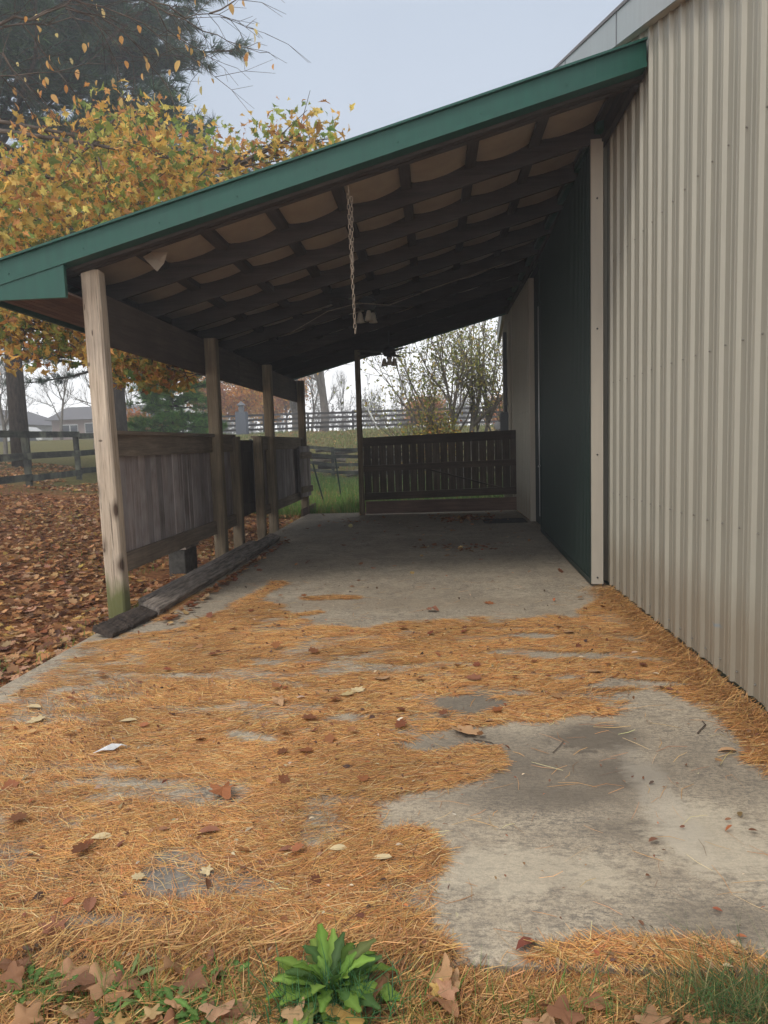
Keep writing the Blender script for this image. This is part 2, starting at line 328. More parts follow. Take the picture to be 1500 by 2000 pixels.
def slab_mat():
    b = NB('concrete', .9, .2); v = b.coord()
    n1 = b.noise(v, .9, 8, .6); n2 = b.noise(v, 7, 8, .7); n3 = b.noise(v, 70, 4, .7); n4 = b.noise(b.coord((1, 2.2, 1)), 16, 6, .75)
    c = b.ramp(n1, [(.32, (.46, .375, .265)), (.5, (.56, .465, .34)), (.68, (.64, .545, .405))])
    c = b.mix(b.ramp(n2, [(.42, 0.0), (.66, .6)]), c, (.32, .26, .19))
    c = b.mix(b.ramp(n3, [(.38, .45), (.52, 0.0)]), c, (.20, .18, .155))
    c = b.mix(b.ramp(n4, [(.5, 0.0), (.60, .6)]), c, (.19, .165, .135))
    n6 = b.noise(b.coord((1, 1.8, 1)), 42, 9, .85); n7 = b.noise(v, 2.3, 5, .65); gate = b.ramp(n7, [(.40, .15), (.60, 1.0)])
    c = b.mix(b.math('MULTIPLY', b.ramp(n6, [(.50, 0.0), (.545, .9)]), gate), c, (.17, .15, .125)); c = b.mix(b.ramp(n6, [(.36, .4), (.43, 0.0)]), c, (.66, .59, .48))
    vc = b.n('ShaderNodeTexVoronoi', feature='DISTANCE_TO_EDGE'); vc.inputs['Scale'].default_value = .42; vv = b.n('ShaderNodeVectorMath', operation='ADD'); b.l(v, vv.inputs[0]); nn = b.n('ShaderNodeTexNoise'); nn.inputs['Scale'].default_value = 2.2; nn.inputs['Detail'].default_value = 6; b.l(v, nn.inputs['Vector']); b.l(nn.outputs['Color'], vv.inputs[1]); b.l(vv.outputs[0], vc.inputs['Vector'])
    c = b.mix(b.ramp(vc.outputs['Distance'], [(.0006, .55), (.0022, 0.0)]), c, (.12, .10, .085))
    n5 = b.noise(v, 190, 3, .8); c = b.mix(b.ramp(n5, [(.36, .65), (.46, 0.0)]), c, (.16, .14, .12)); c = b.mix(b.ramp(n5, [(.56, 0.0), (.68, .35)]), c, (.68, .62, .52))
    t_ = b.n('ShaderNodeTexCoord')
    def stain(px, py, rx, ry, col, amt, rot=0, soft=.55):
        nonlocal c
        P = WZ(px, py); s = b.n('ShaderNodeVectorMath', operation='SUBTRACT'); b.l(t_.outputs['Object'], s.inputs[0]); s.inputs[1].default_value = tuple(P)
        mp = b.n('ShaderNodeMapping'); mp.inputs['Rotation'].default_value = (0, 0, rot); mp.inputs['Scale'].default_value = (1 / rx, 1 / ry, 0); b.l(s.outputs[0], mp.inputs[0])
        ln = b.n('ShaderNodeVectorMath', operation='LENGTH'); b.l(mp.outputs[0], ln.inputs[0])
        q = b.math('ADD', ln.outputs['Value'], b.math('MULTIPLY', b.math('SUBTRACT', n2, .5), 1.5)); q = b.math('ADD', q, b.math('MULTIPLY', b.math('SUBTRACT', n4, .5), 1.2))
        c = b.mix(b.ramp(q, [(soft, amt), (1.25, 0.0)]), c, col)
    dk = (.15, .126, .10)
    stain(1165, 1440, .27, .2, dk, .85); stain(1110, 1520, .45, .3, dk, .6); stain(1215, 1510, .2, .2, dk, .6); stain(940, 1470, .5, .3, dk, .45)
    stain(1030, 1560, .42, .12, dk, .45); stain(1260, 1620, .3, .1, dk, .5, .5); stain(1400, 1800, .2, .12, dk, .5); stain(1420, 1500, .3, .35, dk, .35)
    stain(960, 1700, .5, .16, (.62, .54, .41), .45); stain(1400, 1640, .25, .3, (.62, .54, .41), .55); stain(1290, 1560, .1, .5, (.55, .49, .40), .4)
    stain(930, 1378, .35, .22, dk, .7); stain(300, 1740, .6, .25, (.19, .185, .18), .6); stain(120, 1700, .4, .2, (.19, .185, .18), .5)
    stain(900, 1060, .7, .35, (.27, .21, .16), .35); stain(760, 1180, 1.6, .25, (.33, .26, .18), .35); stain(640, 1030, .5, .8, (.27, .23, .18), .4)
    b.bump(b.math('ADD', b.math('MULTIPLY', n3, .6), b.math('ADD', n4, n6)), .5, .004)
    return b.out(c)
M_slab = slab_mat()
def ground_mat():
    b = NB('ground_soil', .95, .1); v = b.coord(); n1 = b.noise(v, .35, 5); n2 = b.noise(v, 14, 5, .8); n3 = b.noise(v, 2.5, 6, .7)
    leafc = b.ramp(n2, [(.3, (.06, .025, .014)), (.47, (.20, .085, .035)), (.58, (.34, .16, .07)), (.72, (.42, .26, .13))])
    gr = b.ramp(n2, [(.3, (.05, .06, .02)), (.5, (.115, .14, .045)), (.7, (.21, .21, .09))])
    s = b.n('ShaderNodeSeparateXYZ'); t_ = b.n('ShaderNodeTexCoord'); b.l(t_.outputs['Object'], s.inputs[0])
    # leaf litter on the left bank and by the slab, grass beyond
    far = b.ramp(b.math('ADD', b.math('MULTIPLY', s.outputs['Y'], .01), b.math('MULTIPLY', n3, .03)), [(.155, 0.0), (.18, 1.0)])
    patch = b.ramp(b.math('ADD', b.math('MULTIPLY', n3, .6), b.math('MULTIPLY', n1, .4)), [(.5, 0.0), (.62, 1.0)])
    f_ = b.math('MAXIMUM', b.math('MULTIPLY', far, .75), b.math('MULTIPLY', patch, .25))
    b.bump(n2, .6, .03)
    return b.out(b.mix(f_, leafc, gr))
M_ground = ground_mat()
def simple_noise(name, a, c2, scale, rough=.9, coords=(1, 1, 1), bump=.2):
    b = NB(name, rough, .2); f_ = b.noise(b.coord(coords, 7), scale, 6, .7); b.bump(f_, bump, .01)
    return b.out(b.ramp(f_, [(.35, a), (.65, c2)]))
M_road = simple_noise('gravel_drive', (.42, .38, .33), (.58, .54, .48), 8)
M_bark = simple_noise('bark', (.035, .028, .024), (.13, .105, .085), 5, coords=(4, 4, .8), bump=.9)
M_barkl = simple_noise('bark_grey', (.11, .095, .08), (.26, .23, .195), 5, coords=(4, 4, .8), bump=.9)
M_twig = simple_noise('twig_bark', (.06, .045, .035), (.16, .125, .10), 6)
M_tie = simple_noise('old_timber', (.08, .065, .055), (.38, .32, .27), 4, coords=(9, 1.0, 9), bump=.9)
M_tiedark = simple_noise('burnt_timber', (.028, .022, .019), (.11, .085, .07), 5, coords=(9, 1.5, 9), bump=.9)
M_block = simple_noise('block', (.04, .038, .035), (.11, .105, .095), 12)
M_stone = simple_noise('log_pale', (.20, .16, .12), (.48, .42, .35), 4)
M_mat_ = simple_noise('rubber_mat', (.03, .028, .026), (.08, .075, .07), 30)
M_paper = simple_noise('paper', (.55, .55, .55), (.85, .85, .86), 20, .6)

# ------------------------------------------------------------------ terrain and slab
xs = np.concatenate([np.linspace(-120, -20, 26)[:-1], np.linspace(-20, -4, 41)[:-1], np.linspace(-4, 3, 71)[:-1], np.linspace(3, 20, 31)[:-1], np.linspace(20, 120, 26)])
ys = np.concatenate([np.linspace(-12, 0, 13)[:-1], np.linspace(0, 6, 61)[:-1], np.linspace(6, 50, 111)[:-1], np.linspace(50, 200, 50)])
X, Y = np.meshgrid(xs, ys); Z = terr(X, Y); Vt = np.stack([X, Y, Z], -1).reshape(-1, 3); nx = len(xs); ny = len(ys)
I = (np.arange(ny - 1)[:, None] * nx + np.arange(nx - 1)[None]).ravel(); T = np.concatenate([np.stack([I, I + 1, I + nx + 1], -1), np.stack([I, I + nx + 1, I + nx], -1)])
g = big_mesh('ground', Vt, T, M_ground, smooth=True); tag(g, 'leaf covered and grassy ground around the shed', kind='structure')
sl = MB().box(-2.57, 1.60, 1.72, 13.95, -.16, 0.0, bev=.012).build('concrete_slab', M_slab); tag(sl, 'concrete slab under the lean-to and in front of it', kind='structure')
rd = []; rx = np.linspace(-60, 40, 120)
for x_ in rx:
    yy = 46.3 + .15 * math.sin(x_ * .2)
    for dy_ in (0, 3.2): rd.append((x_, yy + dy_, float(terr(x_, yy + dy_)) + .06))
r_ = mesh_obj('driveway', rd, [(2 * i, 2 * i + 2, 2 * i + 3, 2 * i + 1) for i in range(len(rx) - 1)], M_road); tag(r_, 'pale gravel driveway beyond the far fence', kind='structure')

# ------------------------------------------------------------------ barn
XW = 1.58
def gz(y): return 5.86 - .345 * abs(y - 9.82)
barn = thing('metal_barn', 'tan ribbed metal barn with a large green sliding door beside the slab', 'barn', (XW, 9, 0))
barn.location = (0, 0, 0)
PER = .2133
prof = [(0, 0), (.012, .0), (.024, .021), (.044, .021), (.056, 0), (.096, 0), (.102, .004), (.112, .004), (.118, 0), (.148, 0), (.154, .004), (.164, .004), (.170, 0)]
def panel(y0, nper, zb, parent, name='wall_panel', x=XW, z1=None, mat=None, prof=prof, per=PER):
    mat = mat or M_wall
    V = []; Fq = []; ysl = []
    for k_ in range(nper):
        for a, h_ in prof: ysl.append((y0 + k_ * per + a * per / PER, h_))
    ysl.append((y0 + nper * per, 0))
    for yy, h_ in ysl:
        V.append((x - h_, yy, zb)); V.append((x - h_, yy, (gz(yy) if z1 is None else z1)))
    for i in range(len(ysl) - 1): Fq.append((2 * i, 2 * i + 1, 2 * i + 3, 2 * i + 2))
    V += [(x + .02, ysl[0][0], zb), (x + .02, ysl[0][0], V[1][2]), (x + .02, ysl[-1][0], zb), (x + .02, ysl[-1][0], V[-1][2])]
    n_ = len(ysl) * 2; Fq += [(0, n_, n_ + 1, 1), (n_ - 2, n_ - 1, n_ + 3, n_ + 2), (n_, n_ + 2, n_ + 3, n_ + 1)]
    o = mesh_obj(name, V, Fq, mat, parent); o.data.materials.append(M_wallrib_lit)
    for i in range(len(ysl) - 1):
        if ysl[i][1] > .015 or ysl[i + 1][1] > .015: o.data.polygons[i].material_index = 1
    return o
Y0 = 3.62 - .085 - PER * 8
yy = Y0
ph = 0
while yy < 6.55:
    n_ = 4 if yy + 4 * PER < 6.95 else max(1, int(round((6.95 - yy) / PER)))
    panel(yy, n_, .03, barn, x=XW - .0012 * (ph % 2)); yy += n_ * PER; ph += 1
yd = yy
while yy < 11.55:
    n_ = 4 if yy + 4 * PER < 11.8 else max(1, int(round((11.7 - yy) / PER)))
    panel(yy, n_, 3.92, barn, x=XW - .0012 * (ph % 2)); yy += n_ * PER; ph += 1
while yy < 15.7:
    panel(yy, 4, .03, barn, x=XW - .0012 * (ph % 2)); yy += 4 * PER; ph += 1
YE = yy
box('base_trim', M_green_door, barn, XW - .004, XW + .04, Y0, yd - .02, .0, .03)
# screws
sb = MB()
def screw(P, r=.006):
    sb.lathe([(0.0, 0), (r, 0), (r * .8, 0), (0, 0)], P, 6)
scm = MB()
for zr in (.10, .86, 1.82, 2.85):
    k_ = 0; y_ = Y0 + .196
    while y_ < 15.5:
        if (y_ < 6.3 or y_ > 11.7) and zr < gz(y_) - .1:
            c = (XW - .0035, y_, zr + .004 * random.uniform(-1, 1))
            V = [(c[0], c[1] + .0065 * math.cos(a), c[2] + .0065 * math.sin(a)) for a in np.linspace(0, 2 * math.pi, 6, False)] + [(c[0] - .007, c[1] + .0045 * math.cos(a), c[2] + .0045 * math.sin(a)) for a in np.linspace(0, 2 * math.pi, 6, False)]
            scm.add(V, [(i, (i + 1) % 6, 6 + (i + 1) % 6, 6 + i) for i in range(6)] + [tuple(range(6, 12))])
        y_ += PER
s_ = scm.build('screw', M_screw, barn); s_['kind'] = 'stuff'
# gable rake trim (over the ribbed wall) and roof
def rake(sy, ye):
    yb = 9.82
    for (x0, x1, dz0, dz1, mt_, nm) in ((1.50, 1.515, -.12, .12, M_rake, 'rake_trim'), (1.5155, 1.57, -.122, -.10, M_trim, 'rake_soffit')):
        P = []
        for yv in (yb, ye):
            zz = gz(yv) - (.12 if sy > 0 else .0) * 0
            P += [(x0, yv, zz + dz0), (x1, yv, zz + dz0), (x1, yv, zz + dz1), (x0, yv, zz + dz1)]
        MB().add(P, [(0, 1, 2, 3), (7, 6, 5, 4), (0, 4, 5, 1), (1, 5, 6, 2), (2, 6, 7, 3), (3, 7, 4, 0)]).build(nm, mt_, barn)
    MB().hexa([(1.49, yb, gz(yb) + .122), (16, yb, gz(yb) + .122), (16, ye, gz(ye) + .122), (1.49, ye, gz(ye) + .122),
               (1.49, yb, gz(yb) + .15), (16, yb, gz(yb) + .15), (16, ye, gz(ye) + .15), (1.49, ye, gz(ye) + .15)]).build('roof_panel', M_roofgrey, barn)
rake(-1, Y0 - .3); rake(1, YE + .3)
MB().tube([(1.47, 9.82, gz(9.82) + .15), (16, 9.82, gz(9.82) + .15)], .05, 8).build('ridge_cap', M_rake, barn)
for yv in (8.0, 5.9):   # joints of the rake trim
    P = [(1.494, yv, gz(yv) - .122), (1.499, yv, gz(yv) - .122), (1.499, yv + .012, gz(yv) - .122), (1.494, yv + .012, gz(yv) - .122)]
    MB().hexa(P + [(a, b_, c_ + .242) for a, b_, c_ in P]).build('trim_joint', M_grey, barn)
# rest of the shell
box('side_wall', M_wall, barn, XW + .03, 16, YE - .05, YE, 0, gz(YE) + .1); box('side_wall', M_wall, barn, XW + .03, 16, Y0, Y0 + .05, 0, gz(Y0) + .1)
box('end_wall', M_wall, barn, 15.95, 16, Y0 + .05, YE - .05, 0, 5.9)
box('corner_trim', M_trim, barn, XW - .03, XW + .02, 13.82, 13.92, .03, 4.2)
box('inner_floor_edge', M_slab, barn, XW + .021, XW + 2.5, yd, 12.0, -.05, .006)
# door opening surround
box('door_jamb', M_trim, barn, XW - .004, XW + .12, 11.56, 11.64, .02, 3.9)
# sliding door: hangs a little proud, its near edge swung outwards
dn = np.array((1.42, 6.40)); df = np.array((1.545, 10.23)); dl = np.linalg.norm(df - dn); du = (df - dn) / dl
door = bpy.data.objects.new('sliding_door', None); link(door, barn)
door.location = (dn[0], dn[1], 0); door.rotation_euler[2] = math.atan2(-du[0], du[1])
DH = 3.86
V = []; Fq = []; per = .0762; k_ = int(dl / per); pts = []
for i in range(k_):
    for a, h_ in ((0, 0), (.008, 0), (.012, .006), (.022, .006), (.026, 0)): pts.append((i * per + a, h_))
pts.append((dl, 0))
for a, h_ in pts: V += [(-h_, a, .045), (-h_, a, DH)]
Fq = [(2 * i, 2 * i + 1, 2 * i + 3, 2 * i + 2) for i in range(len(pts) - 1)]
mesh_obj('door_sheet', V, Fq, M_green_door, door)
box('door_core', M_green_door, door, .004, .075, 0.01, dl - .01, .045, DH)
box('edge_trim', M_trim, door, -.012, .092, -.014, .006, .03, DH + .03)
box('edge_trim', M_green_door, door, -.016, -.001, .007, .05, .03, DH)
box('edge_trim', M_green_door, door, -.016, -.001, dl - .03, dl, .03, DH)
box('bottom_rail', M_green_door, door, -.014, .003, .051, dl - .031, .02, .07)
for z_ in (.09, 1.2, 2.3, 3.4):
    MB().tube([(.04, -.0135, z_), (.04, -.022, z_)], .008, 8).build('bolt', M_black, door)
MB().tube([(-.03, dl - .06, .25), (-.03, dl - .06, 3.2)], .007, 6).build('cane_bolt', M_silver, door)
MB().tube([(-.03, dl - .06, .98), (-.03, dl - .12, .98), (-.055, dl - .16, .97)], .012, 8).build('handle', M_silver, door)
# second, far leaf: darker, set back in the opening
d2 = MB(); V = []
pts = []
for i in range(23):
    for a, h_ in ((0, 0), (.03, 0), (.035, .007), (.05, .007), (.055, 0)): pts.append((9.9 + i * .0762 + a, h_))
V = []
for a, h_ in pts: V += [(1.66 - h_, a, .02), (1.66 - h_, a, 3.9)]
mesh_obj('far_door_leaf', V, [(2 * i, 2 * i + 1, 2 * i + 3, 2 * i + 2) for i in range(len(pts) - 1)], M_dark_door, barn)
box('door_track', M_green_metal, barn, 1.44, 1.575, 6.3, 13.4, 3.93, 4.05)

# downspout, conduit and meter box at the far corner
dsp = thing('downspout', 'cream downspout at the far end of the barn wall', 'downspout')
MB().box(XW - .085, XW - .03, 13.98, 14.05, 1.2, 3.62, bev=.008).build('pipe', M_trim, dsp)
for z_ in (1.9, 3.1): box('strap', M_trim, dsp, XW - .09, XW - .02, 13.97, 14.06, z_, z_ + .025)
ub = thing('electric_meter_box', 'grey electric service box with conduit above it at far barn corner', 'meter box')
box('box', M_grey, ub, XW - .2, XW - .03, 14.35, 14.55, 1.3, 1.92, bev=.01)
box('box_lid', M_grey, ub, XW - .215, XW - .03, 14.335, 14.349, 1.32, 1.9)
MB().tube([(XW - .10, 14.42, 1.9), (XW - .10, 14.42, 3.5)], .035, 10).build('conduit', M_grey, ub, True)
for z_ in (2.05, 2.35, 2.9): MB().tube([(XW - .10, 14.42, z_), (XW - .10, 14.42, z_ + .06)], .046, 10).build('coupling', M_grey, ub)
MB().tube([(XW - .24, 14.6, 1.66), (XW - .24, 14.72, 1.66)], .08, 12).build('meter_dial', M_silver, ub)

# ------------------------------------------------------------------ lean-to
SL = .263
def rb(x): return 2.78 + SL * (x + 2.68)       # rafter underside
lt = thing('lean_to', 'open lean-to roof with green metal edge on weathered timber posts', 'lean-to')
raf_y = [5.51, 6.42, 7.28, 8.20, 9.11, 10.02, 10.93, 11.84, 12.75, 13.66, 14.42]
for i, y_ in enumerate(raf_y):
    x0, x1 = (-3.28, 1.497)
    P = []
    hw = .022 if i else .03
    for yv in (y_ - hw, y_ + hw):
        pass
    P = [(x0, y_ - hw, rb(x0)), (x1, y_ - hw, rb(x1)), (x1, y_ + hw, rb(x1)), (x0, y_ + hw, rb(x0))]
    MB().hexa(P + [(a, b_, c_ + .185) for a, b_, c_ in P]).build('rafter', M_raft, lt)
px_ = [-3.05, -2.39, -1.83, -1.28, -.73, -.18, .38, .93, 1.48]
for x_ in px_:
    z0 = rb(x_) + .128
    MB().hexa([(x_ - .045, 5.42, z0 - .045 * SL), (x_ + .045, 5.42, z0 + .045 * SL), (x_ + .045, 14.5, z0 + .045 * SL), (x_ - .045, 14.5, z0 - .045 * SL),
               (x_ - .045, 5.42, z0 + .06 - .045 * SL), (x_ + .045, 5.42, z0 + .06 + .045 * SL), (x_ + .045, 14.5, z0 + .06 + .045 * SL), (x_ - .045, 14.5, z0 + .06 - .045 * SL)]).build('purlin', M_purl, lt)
# insulation sagging between purlins
for a, b_ in zip(px_[:-1], px_[1:]):
    V = []; nx_ = 9; nyv = 60; yl = np.linspace(5.43, 14.48, nyv)
    ph_ = random.uniform(0, 6); sgk = random.uniform(-1, 1)
    for yv in yl:
        for i in range(nx_):
            t = i / (nx_ - 1); x_ = a + .0 + (b_ - a) * t; sag = (4 * t * (1 - t)) ** .8
            # a little deeper halfway between two rafters
            V.append((x_, yv, rb(x_) + .193 - (.058 if yv < 6.42 else .040 if yv < 8 else .032) * sag - .5 * (.010 * math.sin(yv * 2.3 + ph_) + .008 * math.sin(yv * 5.1 + ph_ * 2) + .012 * sgk) * sag - .004 * random.random() * sag))
    Fq = [(j * nx_ + i, j * nx_ + i + 1, (j + 1) * nx_ + i + 1, (j + 1) * nx_ + i) for j in range(nyv - 1) for i in range(nx_ - 1)]
    mesh_obj('insulation_strip', V, Fq, M_ins, lt, True)
# torn flap
P0 = WY(300, 508, 5.75); mesh_obj('torn_insulation', [P0 + d for d in map(np.array, ((-.09, 0, .03), (.03, .03, .0), (.12, .0, .06), (.02, .01, -.09), (.07, .04, -.02), (-.02, .02, .07)))], [(0, 1, 5), (1, 2, 5), (0, 3, 1), (3, 4, 1), (4, 2, 1)], M_ins, lt)
# roof sheets (ribbed green metal), each 0.91 wide along y
yv = 5.33
while yv < 14.5:
    V = []; pts = [];
    for k_ in range(4):
        for a, h_ in ((0, 0), (.02, 0), (.035, .02), (.06, .02), (.075, 0)): pts.append((yv + k_ * .2286 + a, h_))
    pts.append((yv + .9144, 0))
    for a, h_ in pts:
        for x_ in (-3.4, 1.56): V.append((x_, a, rb(x_) + .198 + h_ * .6))
    n_ = len(pts); Fq = [(2 * i, 2 * i + 1, 2 * i + 3, 2 * i + 2) for i in range(n_ - 1)]
    mesh_obj('roof_sheet', V, Fq, M_green_metal, lt); yv += .9144
jbox('ledger_board', M_purl, lt, 1.50, 1.548, 5.46, 14.48, rb(1.52) - .02, rb(1.52) + .19, .002)
# rake fascia, two folds
def slopebar(nm, x0, x1, y0, y1, dz0, dz1, mt_):
    P = [(x0, y0, rb(x0) + dz0), (x1, y0, rb(x1) + dz0), (x1, y1, rb(x1) + dz0), (x0, y1, rb(x0) + dz0)]
    return MB().hexa(P + [(a, b_, c_ + dz1 - dz0) for a, b_, c_ in P]).build(nm, mt_, lt)
slopebar('rake_fascia', -3.4, 1.55, 5.30, 5.325, .056, .195, M_green_metal)
slopebar('rake_lip', -3.4, 1.55, 5.282, 5.33, .022, .055, M_green_metal)
slopebar('rake_return', -3.4, 1.55, 5.331, 5.399, .022, .032, M_green_metal)
slopebar('rake_cap', -3.41, 1.55, 5.27, 5.42, .196, .212, M_green_metal)
slopebar('barge_board', -2.75, 1.56, 5.40, 5.455, -.003, .18, M_raft)
for x_ in np.arange(-3.2, 1.5, .6):
    z_ = rb(x_) + .09; MB().tube([(x_, 5.30, z_), (x_, 5.294, z_)], .0055, 6).build('fascia_screw', M_green_metal, lt)
for x_ in (-.35, 1.2): slopebar('fascia_joint', x_, x_ + .04, 5.297, 5.2995, .05, .197, M_green_metal)
# eave return (green box end), fascia and soffit
zs = 2.565
MB().hexa([(-3.38, 5.292, zs - .03), (-2.76, 5.292, zs - .03), (-2.76, 5.328, zs - .03), (-3.38, 5.328, zs - .03), (-3.38, 5.292, rb(-3.38) + .021), (-2.76, 5.292, rb(-2.76) + .021), (-2.76, 5.328, rb(-2.76) + .021), (-3.38, 5.328, rb(-3.38) + .021)]).build('eave_return', M_green_metal, lt)
box('eave_fascia', M_green_metal, lt, -3.43, -3.402, 5.285, 14.5, zs - .03, 2.79)
for i in range(9): jbox('soffit_board', M_soff if 'M_soff' in globals() else M_kick, lt, -3.37 + i * .069, -3.37 + i * .069 + .065, 5.34, 14.45, zs + .002, zs + .018, .001)
# far rake
slopebar('rake_fascia', -3.4, 1.55, 14.5, 14.52, -.02, .20, M_green_metal)
# header beam
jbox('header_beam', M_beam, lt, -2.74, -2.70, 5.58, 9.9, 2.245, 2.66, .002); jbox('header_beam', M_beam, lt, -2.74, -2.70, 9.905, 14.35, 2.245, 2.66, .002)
# posts (full height, subdivided so they are not ruler straight)
def post(y0, x0, wd, z0, z1, mt_, twist=0, lean=(0, 0), name='post', parent=None):
    V = []; Fq = []; n_ = 9
    for i in range(n_):
        t = i / (n_ - 1); z_ = z0 + (z1 - z0) * t; a = math.radians(twist); h_ = wd / 2
        ring = [(-h_, -h_ * .8), (-h_ * .8, -h_), (h_ * .8, -h_), (h_, -h_ * .8), (h_, h_ * .8), (h_ * .8, h_), (-h_ * .8, h_), (-h_, h_ * .8)]
        ox = lean[0] * t + random.uniform(-.002, .002); oy = lean[1] * t
        for rx_, ry_ in ring:
            rx_ += random.uniform(-.0015, .0015); V.append((ox + rx_ * math.cos(a) - ry_ * math.sin(a), oy + rx_ * math.sin(a) + ry_ * math.cos(a), z_))
    for i in range(n_ - 1):
        for j in range(8): Fq.append((i * 8 + j, i * 8 + (j + 1) % 8, (i + 1) * 8 + (j + 1) % 8, (i + 1) * 8 + j))
    Fq += [tuple(range(8))[::-1], tuple((n_ - 1) * 8 + j for j in range(8))]
    o = mesh_obj(name, V, Fq, mt_, parent if parent else lt); o.location = (x0, y0, 0); return o
tag(post(5.59, -2.64, .145, -.12, 2.79, M_post, 3, (-.04, 0)), 'pale weathered corner post with knots and green algae at its foot')
post(8.36, -2.61, .14, -.12, 2.66, M_dpost['z']); post(11.2, -2.61, .14, -.15, 2.66, M_dpost['z']); post(14.05, -2.61, .14, -.2, 2.66, M_dpost['z'])
post(13.42, -1.385, .10, -.02, rb(-1.385) + .01, M_dpost['z'])

# ------------------------------------------------------------------ half-height board walls
def board_wall(nm, label, y0, y1, zt, zb):
    t = thing(nm, label, 'board wall')
    y_ = y0
    while y_ < y1 - .03:
        w_ = random.choice((.135, .14, .145)); w_ = min(w_, y1 - y_)
        dx = random.uniform(-.004, .004)
        o = jbox('board', M_board, t, -2.70 + dx, -2.68 + dx, y_ + .003, y_ + w_ - .003, zb + .07, zt - .09, .003); y_ += w_
    jbox('top_rail', M_rail, t, -2.675, -2.637, y0, y1, zt - .205, zt - .02, .002)
    jbox('cap_board', M_rail, t, -2.72, -2.60, y0 - .02, y1 + .02, zt - .019, zt + .012, .003)
    jbox('bottom_rail', M_rail, t, -2.675, -2.637, y0, y1, zb, zb + .155, .003)
    return t
board_wall('half_height_board_wall', 'grey half-height board wall between pale corner post and second post', 5.67, 9.15, 1.52, .33)
post(9.22, -2.63, .13, -.1, 1.51, M_dpost['z'], parent=bpy.data.objects['half_height_board_wall'])
wb = board_wall('half_height_board_wall', 'farther half-height board wall beside the corner gap', 10.42, 14.0, 1.52, .30)
post(10.36, -2.60, .13, -.12, 1.51, M_dpost['z'], 4, parent=wb)
# plank gate in the gap
gt = thing('stall_gate', 'dark plank gate closing the gap in the board wall', 'gate')
for i in range(9): jbox('board', M_gateb, gt, -2.77, -2.75, 9.35 + i * .165, 9.35 + i * .165 + .16, .37, 1.42, .003)
jbox('gate_rail', M_gateb, gt, -2.747, -2.722, 9.33, 10.83, 1.3, 1.47, .003); jbox('gate_rail', M_gateb, gt, -2.747, -2.722, 9.33, 10.83, .42, .55, .003)
# small leaf hanging at the far corner post
lf = thing('wooden_gate_leaf', 'narrow weathered board gate standing open at far corner post', 'gate', (-2.585, 13.5, 0), rz=math.radians(-7))
for i in range(6): jbox('board', M_board, lf, -.012, .012, i * .11, i * .11 + .105, .36, 1.36, .004)
jbox('gate_rail', M_rail, lf, .014, .05, 0, .66, 1.12, 1.24, .003); jbox('gate_rail', M_rail, lf, .014, .05, 0, .66, .45, .57, .003)
kb = thing('foot_board', 'short kick board at the foot of far corner post', 'board'); jbox('board', M_kick, kb, -2.58, -2.54, 13.4, 14.9, -.06, .14, .003)

# ------------------------------------------------------------------ far plank gate
GY = 13.42
fg = thing('plank_gate', 'wide dark plank gate with see-through gaps closing the far end', 'gate')
gx0, gx1 = -1.33, 1.6; nb = 20; bw = (gx1 - gx0) / nb
for i in range(nb):
    a = gx0 + i * bw; jbox('board', M_gateb, fg, a + .003 + random.uniform(0, .003), a + bw - .004 - random.uniform(0, .003), GY + .02, GY + .042, .33, 1.40 + .05 * i / nb, .0015)
def xb(nm, x0, z0, x1, z1, h_, y0, y1, mt_): 
    P = [(x0, y0, z0), (x1, y0, z1), (x1, y1, z1), (x0, y1, z0)]
    return MB().hexa(P + [(a, b_, c_ + h_) for a, b_, c_ in P]).build(nm, mt_, fg)
xb('top_rail', gx0, 1.315, gx1 + .03, 1.375, .17, GY - .025, GY + .018, M_gater)
xb('middle_rail', gx0 - .05, .83, gx1 + .06, .88, .12, GY - .03, GY + .018, M_gater)
xb('bottom_rail', gx0, .285, gx1, .335, .14, GY - .025, GY + .018, M_gater)
MB().bar((gx0 + 1.2, GY - .0, .86), (gx1 - .25, GY - .0, .44), .03, .10, (0, -1, 0)).build('brace', M_gater, fg)
xb('kick_board', gx0 + .02, .02, gx1, .035, .245, GY - .03, GY + .01, M_kick)

# ------------------------------------------------------------------ timbers on the slab edge
def timber(nm, label, a, b_, wd, ht, mt_, roll=0, grp='old timbers along the slab edge'):
    t = thing(nm, label, 'timber', group=grp)
    a = Vector(a); b_ = Vector(b_); d = (b_ - a); n_ = 14; V = []; r = Vector((d.y, -d.x, 0)).normalized(); u = Vector((0, 0, 1))
    cr, sr = math.cos(roll), math.sin(roll); r2 = r * cr + u * sr; u2 = u * cr - r * sr
    for i in range(n_):
        c = a + d * (i / (n_ - 1)); j = lambda: random.uniform(-.0035, .0035)
        for p_, q in ((-1, -.8), (-.8, -1), (.8, -1), (1, -.8), (1, .8), (.8, 1), (-.8, 1), (-1, .8)): V.append(c + r2 * (p_ * wd / 2 + j()) + u2 * (q * ht / 2 + j()))
    Fq = [(i * 8 + k_, i * 8 + (k_ + 1) % 8, (i + 1) * 8 + (k_ + 1) % 8, (i + 1) * 8 + k_) for i in range(n_ - 1) for k_ in range(8)] + [tuple(range(8))[::-1], tuple((n_ - 1) * 8 + k_ for k_ in range(8))]
    mesh_obj('beam', V, Fq, mt_, t); return t
pA = WZ(222, 1238, .04); pB = WZ(290, 1200, .04)
timber('old_timber', 'blackened short timber end at the foot of the pale corner post', (-2.44, 4.86, .045), (-2.40, 5.10, .045), .17, .045, M_tiedark, -.35)
timber('old_timber', 'second dark timber piece with split sides next to the blackened end', (-2.395, 5.12, .05), (-2.35, 5.48, .05), .17, .05, M_tiedark, -.35)
timber('old_timber', 'long grey weathered timber lying along the slab edge', (-2.345, 5.50, .06), (-2.31, 8.1, .06), .165, .07, M_tie, -.33)
